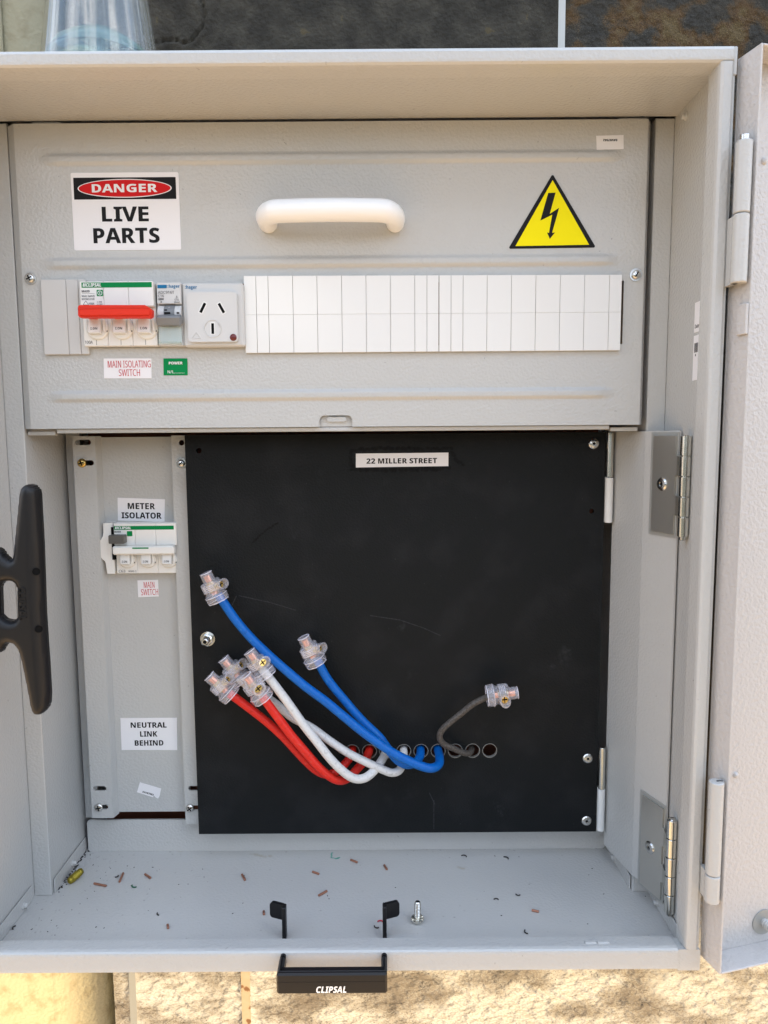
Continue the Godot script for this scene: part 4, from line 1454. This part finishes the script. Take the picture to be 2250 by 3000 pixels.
	XF = Transform3D.IDENTITY

# ---------------------------------------------------------------- cables and connectors
var connector_parts := []

func build_connector() -> void:
	# local axis y: 0 at the cable end, 27 at the tip; side screw tube towards +x and a little +z
	ORG = Vector3.ZERO
	XF = Transform3D.IDENTITY
	var st := nst()
	lathe(st, [Vector2(7.7, -2.2), Vector2(8.6, -0.6), Vector2(8.6, 4.0), Vector2(6.4, 8.2)], Vector3.ZERO, Vector3.UP, 8)
	connector_parts.append(["skirt", st.commit(), M.clear_plastic])
	st = nst()
	lathe(st, [Vector2(7.5, -2.5), Vector2(8.1, -2.5), Vector2(8.1, -1.6), Vector2(7.5, -1.6)], Vector3.ZERO, Vector3.UP, 8)
	lathe(st, [Vector2(8.2, 3.6), Vector2(8.75, 3.6), Vector2(8.75, 4.2), Vector2(8.2, 4.2)], Vector3.ZERO, Vector3.UP, 8)
	for k in 4: lathe(st, [Vector2(6.1, 0), Vector2(6.75, 0.2), Vector2(6.75, 0.7), Vector2(6.1, 0.9)], Vector3(0, 9.4 + k * 1.7, 0), Vector3.UP, 16)
	lathe(st, [Vector2(3.6, 0), Vector2(4.7, 0), Vector2(4.7, 0.6), Vector2(3.6, 0.6)], Vector3(0, 26.6, 0), Vector3.UP, 18)
	connector_parts.append(["moulded_rim", st.commit(), M.clear_edge])
	st = nst()
	# squared body
	for q in [[-6.3, 6.3, 8.0, 18.8]]:
		bx(st, q[0], q[1], q[2], q[3], -6.0, 6.0, 1.4)
	connector_parts.append(["ribbed_body", st.commit(), M.clear_plastic])
	st = nst()
	lathe(st, [Vector2(4.7, 18.8), Vector2(4.5, 26.6), Vector2(4.0, 27.3), Vector2(0, 27.3)], Vector3.ZERO, Vector3.UP, 18)
	connector_parts.append(["end_cap", st.commit(), M.clear_plastic])
	var side := Vector3(0.82, 0.0, 0.57).normalized()
	st = nst()
	lathe(st, [Vector2(5.0, 2.5), Vector2(4.9, 13.6), Vector2(3.9, 13.8), Vector2(3.7, 9.0)], Vector3(0, 12.6, 0), side, 20)
	connector_parts.append(["screw_tube", st.commit(), M.clear_plastic])
	st = nst()
	for k in 6: lathe(st, [Vector2(0, 0), Vector2(3.3, 0), Vector2(3.8, 0.5), Vector2(3.8, 1.1), Vector2(3.3, 1.6), Vector2(0, 1.6)], Vector3(0, 7.8 + k * 1.75, 0), Vector3.UP, 16)
	cyl(st, Vector3(0, 12.6, 0) + side * 2.5, Vector3(0, 12.6, 0) + side * 8.0, 3.1, 14, 0.3)
	connector_parts.append(["brass_core", st.commit(), M.pale_brass])
	st = nst()
	cyl(st, Vector3(0, 5, 0), Vector3(0, 24.5, 0), 2.7, 14, 0.3)
	connector_parts.append(["bare_conductor", st.commit(), M.copper])
	st = nst()
	cyl(st, Vector3(0, 12.6, 0) + side * 8.0, Vector3(0, 12.6, 0) + side * 9.6, 3.2, 14, 0.2)
	connector_parts.append(["clamp_screw", st.commit(), M.brass])
	st = nst()
	var u := side.cross(Vector3.UP).normalized()
	var b := Basis(u, side.cross(u), side)
	XF = Transform3D(b, Vector3(0, 12.6, 0) + side * 9.6)
	bx(st, -2.4, 2.4, -0.45, 0.45, -0.1, 0.15); bx(st, -0.45, 0.45, -2.4, 2.4, -0.1, 0.14)
	XF = Transform3D.IDENTITY
	connector_parts.append(["drive_recess", st.commit(), M.slot_black])

func connector(label: String, base: Vector3, tip: Vector3, spin: float) -> void:
	var t := thing("cable_connector", label, "cable connector", base, "clear screw connectors on the cable ends")
	var y := (tip - base).normalized()
	var z := (Vector3.BACK - y * y.z).normalized()
	var x := y.cross(z)
	t.basis = (Basis(x, y, z) * Basis(Vector3.UP, deg_to_rad(spin))) * Basis.from_scale(Vector3(1.12, 0.88, 1.12))
	for p in connector_parts:
		var o := MeshInstance3D.new()
		o.name = p[0]
		o.mesh = p[1]
		o.set_surface_override_material(0, p[2])
		t.add_child(o, true)

func cable(label: String, pts: Array, r: float, mt: Material) -> void:
	var p := A3(pts)
	var t := thing("cable", label, "cable", p[-2], "insulated cables hanging out of the black panel")
	var st := nst()
	tube(st, catmull(p, 7), r, 16)
	part(t, "insulation", st, mt)

func cables() -> void:
	build_connector()
	cable("long blue cable reaching up to the topmost connector", [[-120.2, -117.6, -34], [-116.3, -123.8, -34], [-106.2, -138.6, -32.5], [-94, -153.2, -31], [-79.8, -167.2, -29.5], [-63.6, -181.6, -28], [-48.4, -194.3, -26.5], [-32.1, -206.3, -25], [-15.9, -219.8, -23.5], [-0.7, -232.1, -22], [15.6, -243.8, -20.7], [26, -250.1, -19.3], [36.6, -255.3, -18.5], [47.3, -260.0, -18.5], [55.7, -262.8, -21], [62.0, -263.4, -29], [63.4, -261.4, -40], [62.9, -260.4, -52], [62.9, -260.8, -66]], 3.7, M.cable_blue)
	cable("short blue cable passing under the long blue one", [[-39.3, -173, -34], [-36.4, -179.9, -34], [-29.3, -192.5, -33.5], [-17.2, -208, -33], [-2.9, -225, -32], [11.5, -239.2, -31], [16.5, -245.9, -30.8], [21.9, -253.9, -30.4], [28.5, -261.2, -30.4], [35.8, -264.2, -30.4], [42.6, -263.4, -33], [46.8, -261.8, -41], [47.9, -260.4, -52], [48.0, -260.8, -66]], 3.6, M.cable_blue)
	cable("white cable crossing in front of the other white one", [[-85.6, -176, -26], [-80.7, -183.4, -26], [-71.5, -194.9, -24.4], [-61.4, -208.6, -22.8], [-50.4, -224.4, -21.2], [-39.3, -238.5, -19.6], [-28.2, -252.7, -18], [-18.2, -263.7, -18.7], [-9.1, -270.6, -19.8], [0, -271.4, -22], [8.1, -268, -29], [15.2, -262.2, -39], [18.0, -260.4, -52], [18.2, -260.8, -66]], 3.6, M.cable_white)
	cable("white cable lying lowest against the black panel", [[-105.5, -190.2, -38], [-101.5, -195, -38], [-90.1, -202.8, -37.4], [-75.6, -212.1, -36.4], [-61.2, -224.2, -35], [-45.6, -232, -33.4], [-30.1, -242.7, -31.3], [-14.6, -252.9, -29.7], [1, -260.8, -28.6], [15.4, -268, -29], [23, -271, -30], [29.4, -270.2, -34], [32.6, -265.4, -43], [33.1, -260.4, -53], [33.2, -260.8, -66]], 3.4, M.cable_white)
	cable("red cable ending in the lowest left connector", [[-112.6, -201.4, -31], [-107.6, -205.2, -31], [-95.4, -214.7, -30.6], [-81.2, -226.4, -30.2], [-69, -238.1, -29.8], [-58.9, -249.5, -29.4], [-49.7, -260, -29.4], [-41.7, -268.6, -31], [-34.6, -273.5, -33.4], [-27.7, -274.4, -36.6], [-18.5, -269.2, -41], [-12.5, -263.2, -46], [-11.6, -260.4, -54], [-11.6, -260.8, -66]], 3.5, M.cable_red)
	cable("red cable lying over the other red one", [[-83.5, -200.8, -22], [-79.6, -206.6, -22], [-69.7, -220.7, -21.4], [-59.8, -234.5, -21], [-48.9, -248.1, -21], [-38.9, -260.4, -21], [-29.9, -269.6, -22.4], [-21.8, -275.2, -25.6], [-14.5, -276.4, -32], [-6.8, -271.6, -39], [0.6, -264.9, -45], [3.3, -260.6, -54], [3.3, -260.8, -66]], 3.6, M.cable_red)
	cable("thin dusty black cable bent back to the right", [[108, -203.7, -30], [102, -205.8, -30], [91.3, -211.5, -30.7], [80.6, -220.4, -31.3], [70.4, -229.2, -32], [64.7, -235.4, -32.5], [63.1, -241.7, -33.5], [66.7, -248.7, -35.5], [76, -254, -38], [84.4, -259.3, -41.4], [90.3, -261.0, -46], [92.7, -260.6, -54], [93, -260.8, -66]], 2.6, M.cable_black)
	var g := "clear screw connector "
	connector(g + "on the end of the long blue cable", Vector3(-120.6, -121.6, -34), Vector3(-129.8, -99.0, -33), 0)
	connector(g + "on the end of the short blue cable", Vector3(-40.4, -175.6, -33.5), Vector3(-50.0, -154.0, -32), 0)
	connector(g + "on the front white cable", Vector3(-81.0, -183.5, -26), Vector3(-94.6, -163.0, -26), -18)
	connector(g + "on the white cable against the panel", Vector3(-104.0, -192.4, -38), Vector3(-118.6, -173.4, -38), 5)
	connector(g + "on the lower red cable", Vector3(-112.0, -202.4, -31), Vector3(-129.8, -184.8, -30), 8)
	connector(g + "on the upper red cable", Vector3(-83.2, -201.6, -22), Vector3(-96.0, -182.6, -20), -28)
	connector(g + "on the thin black cable", Vector3(104.0, -204.6, -30), Vector3(132.0, -201.4, -30), -52)

# ---------------------------------------------------------------- black cleat, clip, small things
# signed distance to the outline, positive inside the body and outside its slot
func inside_by(p: Vector2, rim: PackedVector2Array, hole: PackedVector2Array) -> float:
	var best := 1e9
	for poly in [rim, hole]:
		for k in poly.size():
			var d := p.distance_to(Geometry2D.get_closest_point_to_segment(p, poly[k], poly[(k + 1) % poly.size()]))
			best = minf(best, d)
	var ok := Geometry2D.is_point_in_polygon(p, rim) and not Geometry2D.is_point_in_polygon(p, hole)
	return best if ok else -best

# moulded body with a rounded front over an outline with a slot
func pillow(st: SurfaceTool, rim: PackedVector2Array, hole: PackedVector2Array, z0: float, z1: float, soft: float, high: float) -> void:
	var g := 1.1
	var lo := Vector2(-264.5, -174.5)
	var nx := 56
	var ny := 146
	var pos := {}
	var dist := {}
	for j in ny + 1:
		for i in nx + 1:
			var p := lo + Vector2(i, j) * g
			if p.x < -224 and p.y > -50: continue
			if p.x < -226 and p.y < -142: continue
			var d := inside_by(p, rim, hole)
			if d > -g * 0.75 and d < g * 0.35:
				var e := 0.05
				var gr := Vector2(inside_by(p + Vector2(e, 0), rim, hole) - d, inside_by(p + Vector2(0, e), rim, hole) - d) / e
				p -= gr.normalized() * d
				d = 0.0
			if d >= 0.0:
				pos[Vector2i(i, j)] = p
				dist[Vector2i(i, j)] = d
	var up := func(k: Vector2i) -> Vector3:
		var p: Vector2 = pos[k]
		var t := clampf(dist[k] / soft, 0.0, 1.0)
		var ridge := -211.6 - 1.6 * sin((p.y + 18.0) / -154.0 * PI)
		var z: float = z1 + high * sqrt(1.0 - (1.0 - t) * (1.0 - t)) - maxf(0.0, p.x - ridge) * 0.55 - maxf(0.0, ridge - p.x) * 0.10
		return Vector3(p.x, p.y, z)
	var nrm := {}
	var cells := []
	for j in ny:
		for i in nx:
			var c := [Vector2i(i, j), Vector2i(i + 1, j), Vector2i(i + 1, j + 1), Vector2i(i, j + 1)]
			if c.all(func(k): return pos.has(k)):
				cells.append(c)
				var n: Vector3 = (up.call(c[1]) - up.call(c[0])).cross(up.call(c[3]) - up.call(c[0])) + (up.call(c[3]) - up.call(c[2])).cross(up.call(c[1]) - up.call(c[2]))
				for k in c: nrm[k] = nrm.get(k, Vector3.ZERO) + n
	var edges := {}
	for c in cells:
		var q := []
		for k in c: q.append(up.call(k))
		var n := []
		for k in c: n.append(nrm[k].normalized())
		tri(st, q[0], q[1], q[2], n[0], n[1], n[2]); tri(st, q[0], q[2], q[3], n[0], n[2], n[3])
		for k in 4:
			var a: Vector2i = c[k]
			var b: Vector2i = c[(k + 1) % 4]
			if edges.has([b, a]): edges.erase([b, a])
			else: edges[[a, b]] = true
	for e in edges:
		var a: Vector3 = up.call(e[0])
		var b: Vector3 = up.call(e[1])
		var n := Vector3(b.y - a.y, a.x - b.x, 0).normalized()
		var a0 := Vector3(a.x, a.y, z0)
		var b0 := Vector3(b.x, b.y, z0)
		tri(st, a0, b0, b, n, n, n); tri(st, a0, b, a, n, n, n)

func cleat() -> void:
	var e := thing("latch_cleat", "black plastic T-shaped latch handle at the box's left rim", "handle", Vector3(-262, -95, 76))
	var rim := P2([-264, -52, -240, -57, -232.6, -61.5, -230.0, -65.9, -226.9, -67.9, -225.1, -66.9, -224.1, -64.1, -223.1, -57.5, -220.6, -43.0, -218.9, -32.2, -217.5, -24.2, -216.4, -21.0, -214.5, -19.2, -211.6, -18.4, -208.5, -19.4, -206.4, -21.8, -205.9, -25.0, -206.0, -32.3, -206.0, -57.7, -206.5, -79.7, -207.1, -101.9, -207.0, -124.4, -206.8, -139.5, -206.8, -158.5, -207.4, -165.4, -208.7, -168.8, -210.6, -171.1, -213.7, -172.6, -216.6, -171.8, -218.3, -169.1, -219.0, -165.3, -220.6, -152.3, -222.5, -139.3, -223.8, -131.8, -225.1, -127.6, -227.4, -124.6, -230.7, -123.4, -233.3, -124.2, -236.9, -129.8, -264, -139])
	var hole := P2([-223.0, -86.5, -223.9, -83.9, -225.6, -82.5, -228.5, -81.7, -232.9, -82.4, -235.3, -86.4, -235.8, -104.9, -233.0, -107.9, -229.4, -108.7, -225.8, -108.0, -223.8, -105.4])
	var st := nst()
	pillow(st, rim, hole, 79.0, 85.0, 5.2, 4.6)
	part(e, "body", st, M.black_plastic)
	pbox(e, "base", M.black_plastic, -274, -252, -132, -58, 75, 92, 3.0)
	for q in [[-207.6, -75.0], [-208.2, -113.2]]:
		st = nst()
		lathe(st, [Vector2(2.4, 0), Vector2(2.4, 0.5), Vector2(2.0, 0.5), Vector2(2.0, 0.1), Vector2(0, 0.1)], Vector3(q[0] - 1.0, q[1], 87.6), Vector3(0.5, 0, 0.86), 18)
		part(e, "fixing_hole", st, M.slot_black)
	text(e, "lettering", "CLIPSAL", -229.0, -207.0, -98.2, -93.4, 89.3, M.black_plastic, true, 0.0, -91.0, 0.8)

func pull_clip() -> void:
	var e := thing("pull_clip", "black plastic pull clip pushed through the lower rim", "handle", Vector3(-20, -366, 85))
	var k: Material = M.black_plastic
	var st := nst()
	bx(st, -58, 17.5, -367.6, -352.4, 91.5, 95, 1.2)
	bx(st, -57.4, 16.9, -358.6, -358.2, 95, 95.12)
	# top web joining the legs
	bx(st, -56.5, 16, -354.4, -352.4, 88.0, 92.2, 0.4)
	for q in [[-54.6, -51.0], [14.0, 10.4]]:
		prism(st, P2([q[0], -353.0, q[1], -353.0, q[0], -353.0 + 0.01, q[0], -349.8]), 90.4, 92.4)
	part(e, "grip", st, k)
	for s in [[-58.0, -53.9], [13.4, 17.5]]:
		st = nst()
		bx(st, s[0], s[1], -361, -352.6, 77, 93, 1.4)
		lathe(st, [Vector2(0, -1.6), Vector2(2.05, -1.6), Vector2(2.05, 0.6), Vector2(0, 0.8)], Vector3((s[0] + s[1]) / 2, -354.6, 76.6), Vector3.BACK, 18)
		bx(st, s[0] + 0.1, s[1] - 0.1, -361, -354.6, 75.1, 78, 0.4)
		part(e, "arm", st, k)
	for s in [[-59.0, -1.0], [15.8, 1.0]]:
		st = nst()
		var x: float = s[0]
		var d: float = s[1]
		bx(st, x - 1.5, x + 1.5, -361.6, -336.2, 44, 50, 0.5)
		XF = Transform3D(Basis(Vector3.UP, d * 0.35), Vector3(x, 0, 47))
		prism(st, rrect(minf(-1.0, d * 11.5), maxf(1.0, d * 11.5), -347.0, -335.2, 2.4), -1.5, 1.2)
		XF = Transform3D.IDENTITY
		part(e, "barb", st, k)
	text(e, "lettering", "CLIPSAL", -30.9, -10.2, -366.2, -361.5, 95.05, M.label_white, true, 0.18)

func offcut(a: Array, b: Array, r: float) -> void:
	var A := Vector3(a[0], -361.6 + r, a[1])
	var B := Vector3(b[0], -361.6 + r, b[1])
	var t := thing("copper_offcut", "short copper wire offcut lying on the box floor", "wire offcut", (A + B) / 2 - Vector3(0, r, 0), "copper offcuts on the box floor")
	var st := nst()
	cyl(st, A, B, r, 10, 0.2)
	part(t, "strand", st, M.dull_copper)

func floor_bits() -> void:
	for q in [[-228.4, -18.3, -216.7, -14.9], [-207.7, -20.3, -208.9, -32.4], [-189.7, -30.8, -183, -25.2], [-106.2, -29.4, -102.1, -21.4], [-150.9, 33.1, -149.2, 37.2], [-79.7, 18.2, -78.7, 22.3], [-46.3, -32.6, -40.3, -29.2], [-14.3, -49.7, -8.1, -45.6], [15.4, -41.5, 17.8, -35], [-38.1, -0.3, -31.6, -6.4], [131.5, 19.2, 136.7, 21.1]]:
		offcut([q[0], q[1]], [q[2], q[3]], 0.95)
	# brass thimble
	var t := thing("brass_sleeve", "small threaded brass sleeve in the corner of the box floor", "sleeve", Vector3(-247, -361.6, -25))
	var st := nst()
	var a := Vector3(-249, -358.5, -17.5)
	var b := Vector3(-244.9, -358.5, -33.0)
	lathe(st, [Vector2(0, 0), Vector2(1.6, 0.2), Vector2(2.7, 1.2), Vector2(3.0, 2.5), Vector2(3.0, 11.5), Vector2(2.7, 12.0), Vector2(3.0, 12.6), Vector2(2.8, 15.2), Vector2(2.0, 16), Vector2(0, 16)], a, b - a, 20)
	for k in 6: lathe(st, [Vector2(3.0, 0), Vector2(3.25, 0.4), Vector2(3.0, 0.8)], a + (b - a).normalized() * (3.5 + k * 1.3), b - a, 20)
	part(t, "shell", st, M.dull_brass)
	# loose bolt standing on its head
	t = thing("loose_bolt", "loose zinc flange bolt standing on its head on the box floor", "bolt", Vector3(41, -361.6, 31))
	st = nst()
	lathe(st, [Vector2(0, 0), Vector2(2.6, 0.1), Vector2(4.0, 1.0), Vector2(4.6, 2.2), Vector2(5.0, 2.6), Vector2(5.0, 3.3), Vector2(0, 3.6)], Vector3(41, -361.6, 31), Vector3.UP, 24)
	for k in 16:
		var an := TAU * k / 16
		XF = Transform3D(Basis(Vector3.UP, an), Vector3(41, -358.1, 31))
		bx(st, 2.7, 4.8, -0.1, 0.4, -0.25, 0.25)
	XF = Transform3D.IDENTITY
	part(t, "flange_head", st, M.zinc)
	st = nst()
	var sh := Vector3(41, -358.2, 31)
	var ax := Vector3(0.02, 1.0, -0.05)
	lathe(st, [Vector2(2.3, 0), Vector2(2.3, 12.4), Vector2(1.7, 13.2), Vector2(0, 13.2)], sh, ax, 18)
	for k in 9: lathe(st, [Vector2(2.3, 0), Vector2(2.6, 0.5), Vector2(2.3, 1.0)], sh + ax * (1.2 + k * 1.2), ax, 18)
	part(t, "shank", st, M.zinc)
	# curls of stripped insulation
	for q in [[-213.7, -28.7, 3.2, "debris", "black"], [-193, -15.7, 4.4, "debris_green", "green"], [-161.7, 20, 2.6, "debris", "black"], [-72.4, 22.4, 3.4, "debris", "black"], [12.2, 31.7, 3.6, "debris_red", "red"], [9.8, 36, 3.6, "debris", "black"], [86, -53.4, 4.6, "debris", "black"], [122.6, -50.5, 4.6, "debris", "black"], [105.5, 6.1, 3.2, "debris", "black"], [124.5, -1.1, 3.2, "debris", "black"], [123.1, 43.1, 3.6, "debris", "black"], [-267, 35, 3.4, "debris", "black"]]:
		var word: String = q[4]
		t = thing("insulation_scrap", "tiny curl of %s stripped insulation on the box floor" % word, "scrap", Vector3(q[0], -361.6, q[1]), "%s insulation scraps" % word)
		st = nst()
		var pts := []
		var a0 := rng.randf() * TAU
		for k in 7:
			var an := a0 + k * 0.42
			var r: float = q[2] * 0.55
			pts.append(Vector3(q[0] + cos(an) * r, -361.6 + 0.55 + 0.06 * k, q[1] + sin(an) * r))
		tube(st, pts, 0.5, 6)
		part(t, "curl", st, M[q[3]])
	# grit
	ORG = Vector3.ZERO
	st = nst()
	for k in 70:
		var x := rng.randf_range(-266, 228)
		var z := rng.randf_range(-62, 56)
		if rng.randf() < 0.5:
			x = -255 + absf(rng.randfn()) * 50.0
		if x < -255.5: z = maxf(z, 2.0)
		if x > 217: z = maxf(z, 2.0)
		var s := rng.randf_range(0.22, 0.6)
		XF = Transform3D(Basis(Vector3.UP, rng.randf() * TAU), Vector3(x, -361.6, z))
		bx(st, -s * rng.randf_range(0.6, 1.8), s, 0.0, s * 0.6, -s * 0.6, s * 0.6, 0.1)
	for k in 70:
		var f := rng.randf()
		XF = Transform3D(Basis(Vector3.UP, rng.randf() * TAU), Vector3(-255.6 + absf(rng.randfn()) * 1.5, -361.6, lerpf(-68, -8, f)))
		var s := rng.randf_range(0.4, 0.9)
		bx(st, -s, s, 0.0, s * 0.7, -s * 0.6, s * 0.6, 0.1)
	XF = Transform3D.IDENTITY
	var g := part(self, "grit", st, M.debris)
	g.set_meta("kind", "stuff")
	g.set_meta("label", "dark grit scattered over the box floor")
	g.set_meta("category", "grit")

func bottle() -> void:
	var e := thing("glass_bottle", "clear greenish glass bottle standing on top of the box", "bottle", Vector3(-180.6, 250.5, 8))
	var b := Vector3(-180.6, 250.5, 8)
	var st := nst()
	lathe(st, [Vector2(42.3, 6), Vector2(41.4, 12), Vector2(38.3, 33), Vector2(33.9, 66), Vector2(29, 100), Vector2(20, 125), Vector2(14, 140), Vector2(14, 175), Vector2(12, 176), Vector2(11.6, 175), Vector2(11.6, 141), Vector2(17.4, 124), Vector2(26.2, 99), Vector2(31.4, 66), Vector2(35.8, 33), Vector2(38.9, 12), Vector2(39.8, 6)], b, Vector3.UP, 64, true)
	part(e, "wall", st, M.bottle_glass)
	st = nst()
	lathe(st, [Vector2(0, 30), Vector2(14, 27), Vector2(28, 12), Vector2(36, 0.1), Vector2(40, 0.6), Vector2(42.3, 5.9), Vector2(39.4, 6.0), Vector2(36.6, 24), Vector2(32, 32), Vector2(20, 41), Vector2(10, 44), Vector2(0, 45)], b, Vector3.UP, 64, true)
	part(e, "punted_base", st, M.thick_glass)
	for q in [[-10, 58], [3, 60], [3, 52], [14, 62], [-26, 64], [22, 70], [-4, 74]]:
		st = nst()
		var a: float = q[0] / 38.0
		var rr: float = lerpf(38.3, 33.9, (q[1] - 33.0) / 33.0) + 0.1
		var c := b + Vector3(sin(a) * rr, q[1], cos(a) * rr)
		lathe(st, [Vector2(1.5, 0), Vector2(1.3, 0.6), Vector2(0.7, 1.0), Vector2(0, 1.1)], c, Vector3(sin(a), 0, cos(a)), 12, true)
		part(e, "water_drop", st, M.thick_glass)
